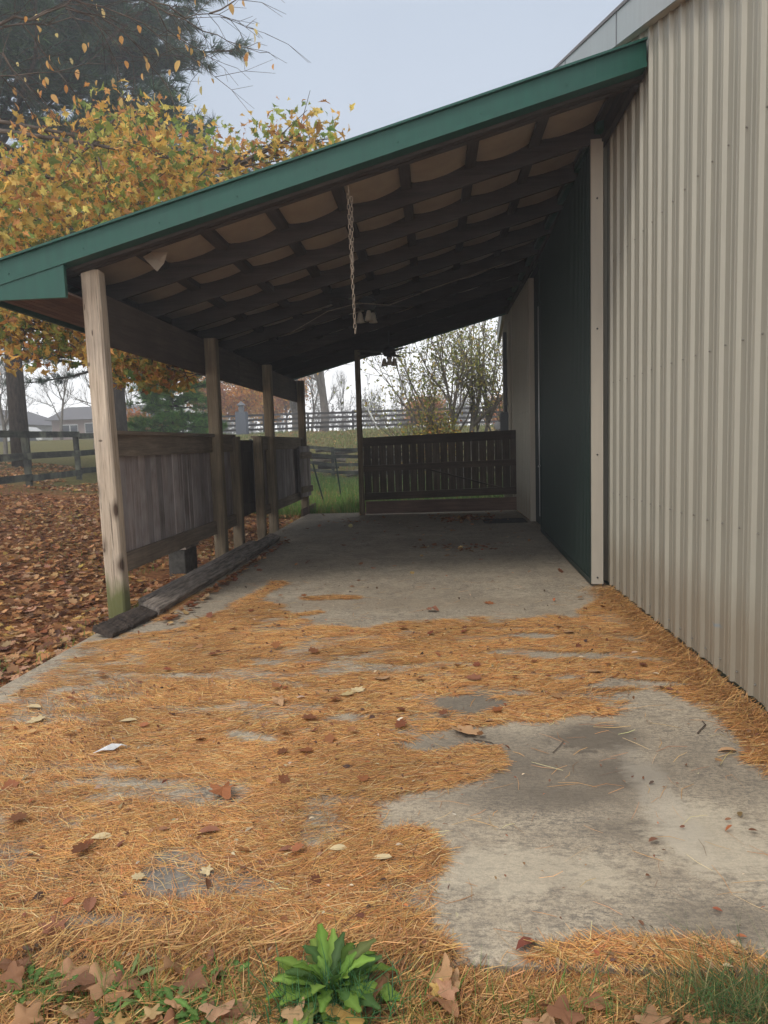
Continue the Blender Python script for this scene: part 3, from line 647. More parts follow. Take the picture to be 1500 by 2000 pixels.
timber('old_timber', 'far half of the timber row ending by the double posts', (-2.31, 8.13, .055), (-2.33, 10.0, .055), .16, .075, M_tie, -.28)
timber('old_timber', 'rotten timber lying behind the front row just outside slab', (-2.49, 5.74, .05), (-2.47, 9.3, .05), .11, .10, M_tie, 0)
cb = thing('concrete_block', 'dark block under the lower rail of the board wall', 'block'); box('block', M_block, cb, -3.05, -2.85, 7.75, 8.15, -.15, .22, bev=.01); box('block_cap', M_tie, cb, -3.07, -2.83, 7.73, 8.17, .221, .28)

# ------------------------------------------------------------------ chain
ch = thing('hanging_chain', 'rusty link chain hanging down from the front rafter', 'chain')
def linkmesh(L=.048, W_=.025, r=.0027, n=12):
    pts = []
    for i in range(n):
        a = 2 * math.pi * i / n; pts.append(Vector((math.cos(a) * (W_ / 2 - r), 0, math.sin(a) * (W_ / 2 - r) + (1 if math.sin(a) > 0.01 else -1 if math.sin(a) < -0.01 else 0) * (L - W_) / 2)))
    V = []; Fq = []
    for i in range(n):
        d = (pts[(i + 1) % n] - pts[i - 1]).normalized(); s1 = Vector((0, 1, 0)); s2 = d.cross(s1)
        for k_ in range(5): a = 2 * math.pi * k_ / 5; V.append(pts[i] + s1 * (r * math.cos(a)) + s2 * (r * math.sin(a)))
    for i in range(n):
        for k_ in range(5): Fq.append((i * 5 + k_, ((i + 1) % n) * 5 + k_, ((i + 1) % n) * 5 + (k_ + 1) % 5, i * 5 + (k_ + 1) % 5))
    me = bpy.data.meshes.new('link'); me.from_pydata([v[:] for v in V], [], Fq); me.materials.append(M_chain); me.polygons.foreach_set('use_smooth', [True] * len(me.polygons)); return me
lm = linkmesh()
def strand(x0, y0, z0, n, dx=0):
    for i in range(n):
        o = bpy.data.objects.new('link', lm); o.location = (x0 + dx * i + random.uniform(-.001, .001), y0, z0 - i * .0375 - .02)
        o.rotation_euler = (random.uniform(-.06, .06), random.uniform(-.05, .05), math.radians(90 * (i % 2) + 25 + random.uniform(-14, 14))); link(o, ch)
zt = 3.29
strand(-.605, 5.565, zt - .02, 28, .0008); strand(-.580, 5.58, zt - .035, 15, -.0006)
MB().tube([(-.60, 5.53, zt + .06), (-.60, 5.575, zt + .05), (-.60, 5.58, zt + .0), (-.60, 5.565, zt - .02)], .004, 6).build('hook', M_chain, ch)

# ------------------------------------------------------------------ ceiling fans
def fan(c, label, rot=0, shades=True):
    t = thing('ceiling_fan', label, 'ceiling fan', tuple(c), 'ceiling fans under the lean-to', rot)
    zt_ = rb(c[0]) - c[2]
    MB().tube([(0, 0, .09), (0, 0, zt_)], .012, 8).build('rod', M_black, t)
    MB().lathe([(.0, .11), (.05, .11), (.11, .07), (.12, 0), (.09, -.05), (.03, -.06), (0, -.06)], n=18).build('motor_housing', M_black, t, True)
    for i in range(5):
        a = 2 * math.pi * i / 5; d = Vector((math.cos(a), math.sin(a), 0)); p_ = Vector((-d.y, d.x, 0.12))
        V = [];
        for r0, w0 in ((.16, .05), (.26, .062), (.45, .07), (.60, .07), (.64, .05)):
            V += [d * r0 - p_ * w0, d * r0 + p_ * w0, d * r0 - p_ * w0 + Vector((0, 0, .008)), d * r0 + p_ * w0 + Vector((0, 0, .008))]
        Fq = []
        for k_ in range(4): b0 = 4 * k_; Fq += [(b0, b0 + 1, b0 + 5, b0 + 4), (b0 + 2, b0 + 6, b0 + 7, b0 + 3), (b0, b0 + 4, b0 + 6, b0 + 2), (b0 + 1, b0 + 3, b0 + 7, b0 + 5)]
        Fq += [(0, 2, 3, 1), (16, 17, 19, 18)]
        bl = mesh_obj('blade', V, Fq, M_raft, t)
        MB().bar(d * .09, d * .20, .03, .008).build('blade_arm', M_black, bl)
    if shades:
        MB().lathe([(0, -.06), (.045, -.06), (.05, -.10), (0, -.12)], n=12).build('light_kit', M_black, t)
        for i in range(3):
            a = 2 * math.pi * i / 3 + .5; d = Vector((math.cos(a), math.sin(a), 0)) * .10
            MB().lathe([(.018, -.08), (.03, -.10), (.045, -.17), (.058, -.21), (.054, -.21), (.04, -.17), (.02, -.1)], tuple(d), 14).build('lamp_shade', M_shade, t, True)
    return t
fc = WY(717, 600, 9.4); fan((fc[0], 9.4, fc[2] + .02), 'ceiling fan with glass lamp shades deep under the lean-to roof', .3)
fc = WY(760, 684, 12.3); fan((fc[0], 12.3, fc[2] - .05), 'farther ceiling fan silhouetted against the bright opening', .1)
wr = MB().tube([WY(560, 655, 8.9), WY(640, 608, 9.0), WY(700, 592, 9.0), WY(760, 596, 9.05), WY(850, 562, 9.05), WY(985, 515, 9.06)], .005, 5).build('electric_cable', M_rail); tag(wr, 'thin cable strung under the rafters to the ceiling fan', 'cable')

# doormat
dm = thing('door_mat', 'dark rubber mat on the slab near the barn doorway', 'mat', (1.2, 11.85, 0))
box('mat_base', M_mat_, dm, -.38, .32, -.3, .28, .003, .014)
for i in range(9): box('mat_rib', M_mat_, dm, -.36, .30, -.27 + i * .062, -.27 + i * .062 + .03, .0145, .022)
# ------------------------------------------------------------------ fences
def fence(nm, label, pts, nr=3, ht=1.27, rh=.15, mats=M_fence, step=3.0, pw=.12, side=1, group=None):
    t = thing(nm, label, 'fence', group=group); P = []
    for a, b_ in zip(pts[:-1], pts[1:]):
        a = np.array(a, float); b_ = np.array(b_, float); n_ = max(1, int(round(np.linalg.norm(b_ - a) / step)))
        for i in range(n_): P.append(a + (b_ - a) * i / n_)
    P.append(np.array(pts[-1], float))
    tp = []
    for q in P:
        z_ = float(terr(q[0], q[1])); h_ = ht + random.uniform(-.02, .03); tl = random.uniform(-.03, .03)
        d = (P[-1] - P[0]); ang = math.atan2(d[1], d[0])
        o = MB().box(-pw / 2, pw / 2, -pw / 2, pw / 2, -.2, h_, bev=.008).build('post', mats['z'], t); o.location = (q[0], q[1], z_); o.rotation_euler = (tl, tl * .5, ang); tp.append((q[0], q[1], z_))
    for a, b_ in zip(tp[:-1], tp[1:]):
        d = np.array(b_) - np.array(a); d2 = np.array((d[1], -d[0], 0)); d2 = d2 / np.linalg.norm(d2) * (pw / 2 + .02) * side
        ax = 'y' if abs(d[1]) > abs(d[0]) else 'x'
        for k_ in range(nr):
            zc = ht - rh / 2 - .02 - k_ * (ht - .30) / (nr - 1) * (1 if nr < 4 else .92)
            j1, j2 = random.uniform(-.025, .025), random.uniform(-.025, .025)
            MB().bar(np.array(a) + d2 + (0, 0, zc + j1), np.array(b_) + d2 + (0, 0, zc + j2), .028, rh).build('rail', mats[ax], t)
    return t
fence('board_fence', 'dark three-board fence running away beyond the leaf covered bank',
      [(-8.95, 9.4), (-9.20, 15.4), (-9.75, 21), (-10.9, 27), (-13.2, 34), (-13.9, 44.0)], side=1)
fence('board_fence', 'long four-board fence on top of the far grassy rise', [(-13.6, 44.6), (-5, 44.4), (10, 44.8)], 4, 1.25, .14, M_fencefar, 3.4, side=1)
fence('board_fence', 'low dark four-rail fence crossing the field behind the gate opening', [(-7.4, 28.3), (6, 28.0)], 4, 1.28, .13, M_fence, 3.4, side=1)
# leaning metal stakes and white pole
for a, b_, lab in (((-2.30, 17.0), (611, 905, 633, 982), 'dark green metal stake leaning left in tall grass'), ((-1.9, 19.0), (655, 895, 664, 955), 'thinner metal stake upright in the grass nearer the gate post')):
    y_ = a[1]; P1 = WY(b_[0], b_[1], y_); P2 = WY(b_[2], b_[3], y_); P2 = P2 + (P2 - P1) * .25
    tag(MB().tube([P1, P2], .022, 6).build('metal_stake', M_green_door), lab, 'stake', 'metal stakes in the grass')
P1 = WY(716, 795, 40); P2 = WY(737, 835, 40); P2 = P2 + (P2 - P1) * .1
tag(MB().tube([P1, P2], .045, 6).build('leaning_pole', M_white), 'thin white pole leaning in front of the far fence', 'pole')
# brush pile behind the low fence
t = thing('log_pile', 'pile of cut logs and branches behind the low field fence', 'log pile')
for i in range(26):
    x_ = random.uniform(-4.9, -.4); y_ = random.uniform(28.8, 29.8); z_ = float(terr(x_, y_)) + random.choice((.12, .35, .6, .85, 1.05)) ; L_ = random.uniform(.7, 1.7); a = random.uniform(-.35, .35); r_ = random.uniform(.05, .14)
    dx = L_ * math.cos(a); MB().tube([(x_ - dx / 2, y_, z_), (x_, y_ + random.uniform(-.1, .1), z_ + random.uniform(-.03, .12)), (x_ + dx / 2, y_ + L_ * math.sin(a), z_ + random.uniform(-.1, .1))], [r_, r_ * 1.05, r_ * .8], 6).build('log', random.choice((M_stone, M_barkl, M_bark)), t)
# pillar with lantern
pl = thing('lantern_pillar', 'blue-grey pillar with a small lantern beyond the fence corner', 'pillar', tuple(WY(474, 852, 43.6)))
pl.location.z = float(terr(pl.location.x, 43.6)) 
box('pillar', M_pillar, pl, -.34, .34, -.3, .3, -.2, 1.35, bev=.02); box('lantern', M_grey, pl, -.14, .14, -.14, .14, 1.41, 1.8); box('lantern_base', M_grey, pl, -.3, .3, -.3, .3, 1.351, 1.41)
MB().add([(-.24, -.24, 1.8), (.24, -.24, 1.8), (.24, .24, 1.8), (-.24, .24, 1.8), (0, 0, 2.08)], [(0, 1, 4), (1, 2, 4), (2, 3, 4), (3, 0, 4), (3, 2, 1, 0)]).build('lantern_roof', M_grey, pl)

# ------------------------------------------------------------------ houses and car
def house(label, x0, x1, y0, y1, ze, zr, mw, mr_, wins, over=.5, ridge='x'):
    zb = float(terr((x0 + x1) / 2, y0)) - .4; h = thing('house', label, 'house')
    box('wall', mw, h, x0, x1, y0, y1, zb, ze)
    if ridge == 'x':
        ym = (y0 + y1) / 2; s_ = [(x0 - over, y0 - over, ze - .1), (x1 + over, y0 - over, ze - .1), (x1 + over, ym, zr), (x0 - over, ym, zr), (x1 + over, y1 + over, ze - .1), (x0 - over, y1 + over, ze - .1)]
        f_ = [(0, 1, 2, 3), (3, 2, 4, 5), (0, 3, 5), (1, 4, 2), (0, 5, 4, 1)]
    else:
        xm = (x0 + x1) / 2; s_ = [(x0 - over, y0 - over, ze - .1), (x1 + over, y0 - over, ze - .1), (xm, y0 - over, zr), (x0 - over, y1 + over, ze - .1), (x1 + over, y1 + over, ze - .1), (xm, y1 + over, zr)]
        f_ = [(0, 2, 5, 3), (2, 1, 4, 5), (0, 1, 2), (3, 5, 4), (0, 3, 4, 1)]
    mesh_obj('roof', s_, f_, mr_, h)
    for (wx, wz, ww, wh) in wins:
        wf = box('window', M_white, h, wx - ww / 2, wx + ww / 2, y0 - .06, y0 - .001, wz - wh / 2, wz + wh / 2)
        for sx in (-1, 1): box('pane', M_glass, wf, wx + sx * ww / 4 - ww / 4 + .07, wx + sx * ww / 4 + ww / 4 - .04, y0 - .075, y0 - .061, wz - wh / 2 + .1, wz + wh / 2 - .1)
    return h
hx = WY(105, 820, 60)[0]
house('low brick house with grey roof far behind the fence', -34.5, -26, 62, 70, 4.5, 5.8, M_brick, M_roofgrey, [(-32.8, 3.5, 1.5, 1.0), (-30.6, 3.6, 1.6, 1.0), (-28.3, 3.5, 1.3, 1.0)])
house('white gabled house seen at the frame edge behind the big trunk', -47, -38.3, 64, 72, 4.3, 5.9, M_whitewall, M_roofgrey, [(-39.6, 3.4, 1.0, 1.1), (-42.5, 3.4, 1.2, 1.1)], ridge='y')
# car
cx, cy = WY(43, 845, 58)[0], 58; cz = float(terr(cx, cy))
car = thing('parked_car', 'white car parked in front of the low brick house', 'car', (cx, cy, cz))
prof_c = [(-2.2, .35), (-2.2, .75), (-1.9, .9), (-1.1, .98), (-.6, 1.42), (.8, 1.45), (1.5, 1.0), (2.1, .92), (2.25, .6), (2.2, .32)]
V = [(x_, -.85, z_) for x_, z_ in prof_c] + [(x_, .85, z_) for x_, z_ in prof_c]; n_ = len(prof_c)
mesh_obj('body', V, [tuple(range(n_)), tuple(range(2 * n_ - 1, n_ - 1, -1))] + [(i, i + n_, (i + 1) % n_ + n_, (i + 1) % n_) for i in range(n_)], M_white, car)
mesh_obj('side_window', [(-.95, -.86, 1.0), (1.3, -.86, 1.0), (.75, -.86, 1.38), (-.55, -.86, 1.36)], [(0, 1, 2, 3)], M_glass, car)
for wx in (-1.35, 1.4):
    for wy_ in (-.86, .68):
        MB().tube([(wx, wy_, .33), (wx, wy_ + .18, .33)], .33, 14).build('wheel', M_black, car)

# ------------------------------------------------------------------ trees
def grow(mb, p_, d, L, r, lev, tips, n=4, spread=.7, up=.15, kids=(3, 5), wig=.18, shrink=.62, sides=5, minr=.004, taper=.45):
    """one limb and its children; collects tip positions"""
    pts = [Vector(p_)]; d = Vector(d).normalized(); rr = [r]; seg = n
    for i in range(seg):
        d = (d + Vector((random.gauss(0, wig), random.gauss(0, wig), random.gauss(0, wig) + up * .4))).normalized(); pts.append(pts[-1] + d * (L / seg)); rr.append(max(minr, r * (1 - (1 - taper) * (i + 1) / seg)))
    mb.tube(pts, rr, max(3, sides), cap=False)
    if lev <= 0:
        tips.append((pts[-1], d)); tips.append((pts[-2], d)); return
    for k_ in range(random.randint(*kids)):
        t = random.uniform(.3, 1.0) * seg; i = min(int(t), seg - 1); q = pts[i].lerp(pts[i + 1], t - i)
        dd = (d + Vector((random.gauss(0, spread), random.gauss(0, spread), random.gauss(0, spread * .7) + up))).normalized()
        grow(mb, q, dd, L * shrink * random.uniform(.75, 1.15), max(minr, r * .5), lev - 1, tips, max(2, n - 1), spread, up, kids, wig, shrink, max(3, sides - 1), minr, taper)
    grow(mb, pts[-1], d, L * shrink, max(minr, rr[-1] * .9), lev - 1, tips, max(2, n - 1), spread, up, kids, wig, shrink, max(3, sides - 1), minr, taper)
def tri(poly):  # fan triangulation of polygon indices with centre 0
    return [(0, i, i + 1) for i in range(1, len(poly) - 1)] + [(0, len(poly) - 1, 1)]
OAK = [(0, .42)] + [(.0, -.5), (.05, -.12), (.22, -.12), (.13, .06), (.42, .12), (.30, .24), (.48, .48), (.22, .46), (.16, .62), (.12, .86), (0, 1.0), (-.12, .84), (-.2, .6), (-.26, .46), (-.5, .44), (-.31, .22), (-.42, .10), (-.13, .05), (-.24, -.14), (-.05, -.12)]
OAKV = np.array([(x_, y_ - .3, .5 * (abs(x_)) ** 1.2 - .3 * (y_ - .3) ** 2) for x_, y_ in OAK]); OAKF = tri(OAK)
LOB = [(0, .25)] + [((.38 + .10 * math.cos(5 * a_) + .03 * math.sin(3 * a_)) * math.sin(a_) * .95, .25 + (.44 + .10 * math.cos(5 * a_)) * -math.cos(a_)) for a_ in np.linspace(0, 2 * math.pi, 35)[:-1]]
LOB = [(x_, y_) for x_, y_ in LOB]; LOBV = np.array([(x_, y_ - .25, .35 * abs(x_) ** 1.2 + .08 * math.sin(9 * x_ + 5 * y_) - .25 * (y_ - .25) ** 2) for x_, y_ in LOB]); LOBF = [(0, i, i + 1) for i in range(1, 34)] + [(0, 34, 1)]
MAP = [(0, .35), (0, -.42), (.07, -.10), (.30, -.16), (.36, -.02), (.31, .10), (.50, .24), (.40, .40), (.30, .44), (.30, .68), (.16, .66), (0, .92), (-.15, .66), (-.30, .70), (-.31, .42), (-.46, .36), (-.48, .2), (-.30, .08), (-.35, -.08), (-.28, -.16), (-.06, -.10)]
MAPV = np.array([(x_, y_ - .3, .3 * abs(x_) ** 1.3 + .2 * (y_ - .3) ** 2) for x_, y_ in MAP]); MAPF = tri(MAP)
OVAL = [(0, .5), (0, 0), (.16, .15), (.24, .42), (.18, .72), (0, 1.0), (-.18, .72), (-.24, .42), (-.16, .15)]
OVALV = np.array([(x_, y_ - .5, .35 * abs(x_) - .25 * (y_ - .5) ** 2) for x_, y_ in OVAL]); OVALF = tri(OVAL)
QV = np.array([(-.5, 0, 0), (0, -.3, .05), (.5, 0, 0), (0, .3, .05)]) ; QF = [(0, 1, 2), (0, 2, 3)]

def leaf_obj(name, pos, size, cols, tv, tf, mat, parent, tilt=None, jit=.3):
    n = len(pos); return scatter(name, tv, tf, pos, rand_rot(n, tilt), np.clip(rng.normal(1, jit, n), .4, 1.7) * size, cols, mat, parent)

# --- bare / thin-leaved trees, protos then copies
def bare_proto(L, lev, r, sides=4, kids=(3, 4), spread=.6, leaf=None, nl=0, lsize=.1):
    mb = MB(); tips = []
    grow(mb, (0, 0, 0), (0, 0, 1), L, r, lev, tips, 5, spread, .35, kids, .09, .68, sides, .008)
    return mb, tips
def make_tree(nm, label, loc, L, lev, r, bark, leafcols=None, nl=0, lsize=.1, group=None, kids=(3, 4), spread=.6, tv=QV, tf=QF, lj=.25, minr=None):
    t = thing(nm, label, 'tree', tuple(loc), group); mb, tips = bare_proto(L, lev, r, 5, kids, spread)
    mb.build('trunk', bark, t, True)
    if leafcols is not None and nl:
        P = np.array([q[0][:] for q in tips]); idx = rng.integers(0, len(P), nl); pos = P[idx] + rng.normal(0, lj, (nl, 3))
        leaf_obj('crown', pos, lsize, pick(leafcols, nl, .2), tv, tf, M_crown, t)
    return t
def copy_tree(t, loc, label, s=1.0, rz=0.0):
    c = t.copy(); COL.objects.link(c); c.location = loc; c.scale = (s, s, s); c.rotation_euler[2] = rz; c['label'] = label
    for ch_ in list(t.children): d = ch_.copy(); COL.objects.link(d); d.parent = c
    return c
def at(px, y): x_ = WY(px, 850, y)[0]; return (x_, y, float(terr(x_, y)) - .05)
gold = [(.80, .40, .05, 3), (.72, .30, .04, 2), (.80, .50, .10, 2), (.45, .22, .06, 1)]
rust = [(.60, .24, .06, 2), (.66, .33, .08, 2), (.45, .17, .06, 1), (.75, .42, .12, 1)]
gb = 'bare trees beyond the far fence'
b1 = make_tree('bare_tree', 'bare grey tree behind the fence, just beside the pale corner post', at(185, 34), 2.6, 4, .12, M_barkl, group=gb, spread=.75)
b2 = make_tree('bare_tree', 'bare spreading tree far behind the fence at the frame edge', at(8, 30), 2.4, 4, .11, M_barkl, group=gb, spread=.8)
spots = [(b1, 120, 44, 'bare tree in front of the low brick house', 1.0, 1), (b2, 262, 52, 'thin bare tree right of the second pine trunk', 1.2, 2),
         (b1, 300, 58, 'bare tree seen under the hanging pine boughs', 1.1, 3), (b2, 610, 58, 'bare tree left of the large pale trunk', 1.3, 4.2),
         (b1, 668, 75, 'hazy bare tree right of the large pale trunk', 1.1, 5), (b2, 735, 70, 'bare tree behind the leaning white pole', 1.0, 1.4),
         (b1, 790, 80, 'small bare tree over the middle of the plank gate', 1.1, 2.2), (b2, 950, 72, 'bare tree near the far barn corner', 1.1, .3), (b1, 40, 60, 'bare tree behind the dark pine trunk', 1.2, 2.9)]
for pr, px_q, y_, lab, s_, rz in spots: copy_tree(pr, at(px_q, y_), lab, s_, rz)
mid = make_tree('large_tree', 'large tree with thick pale straight trunk behind far fence', at(632, 49), 6.5, 4, .36, M_barkl, rust, 700, .12, kids=(4, 6), spread=.85)
t2 = make_tree('dead_tree', 'old pale trunk with gold leaves beyond the far fence', at(578, 47), 3.2, 3, .30, M_barkl, gold, 900, .16, spread=.7)
go = 'golden autumn trees beyond the fence corner'
g1 = make_tree('autumn_tree', 'bright golden tree framed between second and third posts', at(470, 56), 2.3, 4, .16, M_barkl, gold, 12000, .20, go, (3, 5), .9, lj=.45)
g2 = make_tree('autumn_tree', 'russet tree just left of the far corner post', at(560, 60), 2.2, 4, .15, M_barkl, rust, 8000, .19, go, (3, 5), .9, lj=.5)
copy_tree(g2, at(415, 52), 'russet tree partly hidden behind the second post', .8, 2)
copy_tree(g1, at(520, 66), 'gold tree farther back between the posts', 1.15, 1)
gsh = 'orange shrubs beyond the fences'
s1 = make_tree('orange_shrub', 'low orange shrub beside the second pine trunk', at(262, 36), .7, 3, .04, M_barkl, [(.60, .22, .06, 1), (.52, .26, .08, 1)], 2200, .13, gsh, (4, 6), 1.1, lj=.28)
copy_tree(s1, at(325, 40), 'low orange shrub seen through the rails below pine boughs', .8, 1)
copy_tree(s1, at(820, 49), 'orange shrub right of the leaning white pole beyond fence', 1.2, 2); copy_tree(s1, at(850, 51), 'wide orange shrub behind the leafy gate tree', 1.3, 3); copy_tree(s1, at(975, 50), 'orange shrub beside the far barn corner', 1.2, 4)
# far woods
mb = MB(); tips = []
for i in range(170):
    x_ = random.uniform(-75, 30); y_ = random.uniform(95, 125); h_ = random.uniform(2.2, 4.2)
    grow(mb, (x_, y_, float(terr(x_, y_)) - 1.0), (0, 0, 1), h_, .10, 2, tips, 3, .5, .4, (4, 6), .1, .6, 3, .025)
fw = mb.build('far_woods', M_barkl); tag(fw, 'far line of bare grey woods along the horizon', 'woods', kind='stuff')
P = np.array([q[0][:] for q in tips]); idx = rng.integers(0, len(P), 26000); pos = P[idx] + rng.normal(0, .55, (26000, 3))
o = leaf_obj('far_woods', pos, .3, pick([(.24, .20, .17, 4), (.30, .22, .14, 1), (.18, .17, .15, 2)], 26000, .15), QV, QF, M_crown, None); tag(o, 'haze of bare twigs of the far woods', 'woods', kind='stuff')

# --- leafy multi-stem tree behind the plank gate
bt = thing('leafy_tree', 'multi-stemmed tree with sparse yellow-green leaves behind the plank gate', 'tree', at(903, 20)); mb = MB(); tips = []
for (dx, dz, r_) in ((0, 1, .13), (.38, .9, .09), (-.7, .9, .07), (.85, .8, .06), (-1.0, .8, .05), (-.25, 1, .08), (.1, 1, .07)):
    grow(mb, (dx * .15, random.uniform(-.1, .1), 0), (dx, random.uniform(-.3, .3), dz * 1.3), 2.7, r_, 3, tips, 5, .6, .25, (3, 5), .10, .62, 5, .006)
mb.build('trunk', M_barkl, bt, True); P = np.array([q[0][:] for q in tips]); n_ = 6500; idx = rng.integers(0, len(P), n_); pos = P[idx] + rng.normal(0, .18, (n_, 3))
leaf_obj('crown', pos, .085, pick([(.34, .36, .12, 3), (.46, .42, .13, 2), (.24, .27, .10, 2), (.5, .36, .12, 1)], n_, .2), OVALV, OVALF, M_crown, bt)
ws = make_tree('weedy_shrub', 'low weedy shrub with yellow leaves left of the leafy gate tree', at(850, 19.5), .75, 3, .02, M_twig, [(.34, .30, .06, 2), (.52, .36, .06, 2), (.18, .2, .06, 2), (.4, .16, .05, 1)], 2600, .075, None, (4, 6), 1.0, OVALV, OVALF, .25)
ws.location.z += .5

# --- white pines
def tuft_template(n=13, L=1.0):
    r_ = np.random.default_rng(5); V = []; T = []
    for i in range(n):
        a = r_.uniform(0, 2 * np.pi); sp_ = r_.uniform(.25, 1.0); d = np.array((math.cos(a) * sp_, math.sin(a) * sp_, 1.0)); d /= np.linalg.norm(d); s_ = np.cross(d, r_.normal(size=3)); s_ /= np.linalg.norm(s_)
        l_ = L * r_.uniform(.7, 1.1); V += [s_ * -.028, s_ * .028, d * l_ + np.array((0, 0, -.12 * l_))]; T.append((3 * i, 3 * i + 1, 3 * i + 2))
    return np.array(V), T
TV, TF = tuft_template()
def dir_rot(D):
    D = D / np.linalg.norm(D, axis=1, keepdims=True); a = rng.normal(size=D.shape); X_ = np.cross(a, D); X_ /= np.linalg.norm(X_, axis=1, keepdims=True); Y_ = np.cross(D, X_); return np.stack([X_, Y_, D], -1)
def pine(label, loc, trunk_h, trunk_r, branches, tuft, per_m, cols, nm='pine_tree', side=.5, lean=(0, 0)):
    """branches: list of (height, azimuth, length, droop)"""
    t = thing(nm, label, 'tree', tuple(loc)); mb = MB(); mb.tube([(lean[0] * k_, lean[1] * k_, trunk_h * k_) for k_ in np.linspace(0, 1, 8)], [trunk_r * (1 - .8 * k_) for k_ in np.linspace(0, 1, 8)], 12); mb.build('trunk', M_bark, t, True)
    bb = MB(); TP = []; TD = []
    for (h_, az, L_, dr) in branches:
        d = Vector((math.cos(az), math.sin(az), dr)).normalized(); p_ = Vector((lean[0] * h_ / trunk_h, lean[1] * h_ / trunk_h, h_)); pts = [p_.copy()]; n_ = 7
        for i in range(n_):
            d = (d + Vector((random.gauss(0, .07), random.gauss(0, .07), random.gauss(0, .05) + .045))).normalized(); p_ = p_ + d * (L_ / n_); pts.append(p_.copy())
        r0 = .018 + .011 * L_; bb.tube(pts, [r0 * (1 - .8 * k_ / n_) for k_ in range(n_ + 1)], 5, False)
        # side twigs carrying the tufts
        for k_ in range(int(L_ * 5)):
            t_ = random.uniform(.22, 1) ** .8 * n_; i = min(int(t_), n_ - 1); q = pts[i].lerp(pts[i + 1], t_ - i); dd = (pts[i + 1] - pts[i]).normalized()
            s_ = Vector((-dd.y, dd.x, 0)) * random.choice((-1, 1)); td = (dd * random.uniform(.5, 1.0) + s_ * random.uniform(.4, 1) + Vector((0, 0, random.uniform(-.12, .25)))).normalized()
            tl = side * (1.15 - .6 * t_ / n_) * random.uniform(.6, 1.3) * (L_ / 4) ** .5 * 1.6; e_ = q + td * tl; bb.tube([q, q.lerp(e_, .5) + Vector((0, 0, -.03)), e_], [.012, .009, .005], 3, False)
            m_ = max(3, int(tl * per_m))
            for j in range(m_):
                f_ = random.uniform(.15, 1.0); c_ = q.lerp(e_, f_); TP.append((c_ + Vector((random.gauss(0, .06), random.gauss(0, .06), random.gauss(0, .04))))[:]); v_ = (td + Vector((random.gauss(0, .45), random.gauss(0, .45), random.gauss(0, .3) + .1))); TD.append(v_[:])
    bb.build('limb', M_bark, t, True)
    TP = np.array(TP); TD = np.array(TD); n_ = len(TP)
    scatter('crown', TV, TF, TP, dir_rot(TD), np.clip(rng.normal(1, .2, n_), .5, 1.6) * tuft, pick(cols, n_, .22), M_pineN, t)
    return t, n_
pc = [(.050, .090, .058, 4), (.07, .12, .06, 2), (.035, .065, .048, 2), (.10, .15, .07, 1)]
pl_ = at(38, 20)
brs = []
for h_ in np.arange(5.0, 17, .36):
    for k_ in range(5):
        az = random.uniform(-2.6, 1.35) if random.random() < .85 else random.uniform(0, 6.28)
        brs.append((h_ + random.uniform(-.2, .2), az, random.uniform(4.6, 7.0) * (1 - max(0, h_ - 11) / 18), random.uniform(-.22, .10)))
p1, c1 = pine('tall white pine with dark trunk and blue-green boughs over the fence', pl_, 17, .27, brs, .34, 15, pc)
brs = []
for h_ in np.arange(3.6, 16, .5):
    for k_ in range(4): brs.append((h_, random.uniform(0, 6.28), random.uniform(2.5, 5.5) * (1 - max(0, h_ - 8) / 14), random.uniform(-.3, .0)))
p2, c2 = pine('second pine trunk seen between corner post and header beam', at(237, 24), 16, .24, brs, .30, 9, pc)
brs = []
for h_ in np.arange(.8, 8.6, .2):
    for k_ in range(5): brs.append((h_, random.uniform(0, 6.28), random.uniform(1.5, 2.5) * (1 - h_ / 14), random.uniform(-.35, -.05)))
p3, c3 = pine('bushy bright green young pine in front of the second fence bend', at(338, 27), 9, .11, brs, .26, 26, [(.17, .34, .08, 4), (.24, .40, .09, 2), (.10, .21, .06, 2)], side=.55)

# --- oak with orange and yellow leaves, trunk out to the left
oak = thing('oak_tree', 'oak with orange and yellow lobed leaves above the lean-to eave', 'tree', (-8.6, 8.4, float(terr(-8.6, 8.4))))
oz = oak.location.z; ob = MB(); ob.tube([(0, 0, -.1), (.05, 0, 1.5), (0, .1, 3), (.2, .1, 5), (.1, .2, 7.5)], [.26, .22, .2, .16, .09], 10)
blobs = [] # (px,py,depth,rad,weight)
for px_q in range(-260, 471, 58):
    for py_q in range(210, 520, 50):
        top = 300 - .30 * max(0, 230 - abs(px_q - 240)) * .5 + (60 if px_q < 60 else 0) - (0 if px_q < 330 else (px_q - 330) * -.12)
        if py_q < top: continue
        if py_q > 560 - .38 * px_q: continue
        blobs.append((px_q + random.uniform(-25, 25), py_q + random.uniform(-20, 20), random.uniform(8.0, 11.5), .36, 1.0))
for q in [(470, 300, 9.5), (500, 330, 9.0), (530, 285, 9.4), (560, 300, 9.0), (585, 262, 9.0), (548, 262, 9.2), (612, 285, 9.2), (636, 272, 9.0), (575, 318, 9.2), (440, 345, 9.2), (240, 215, 9.0), (200, 235, 9.0), (330, 245, 9)]: blobs.append((*q, .24, .27))
for q in [(-60, 610, 8.5), (10, 640, 8.2), (45, 625, 8.6), (90, 640, 8.6), (130, 655, 8.8), (25, 600, 8.0), (70, 600, 8.4), (120, 610, 8.4), (45, 690, 8.2), (100, 672, 8.5), (-20, 660, 8.2), (150, 680, 8.8)]: blobs.append((*q, .19, .55))
for q in [(230, 700, 9.2), (265, 712, 9.4), (300, 722, 9.6), (340, 735, 9.8), (285, 735, 9.4), (215, 725, 9.0), (370, 745, 10), (245, 690, 9.2), (215, 700, 8.6), (330, 722, 9.2), (385, 738, 10.4), (310, 700, 9.4)]: blobs.append((*q, .17, .5))
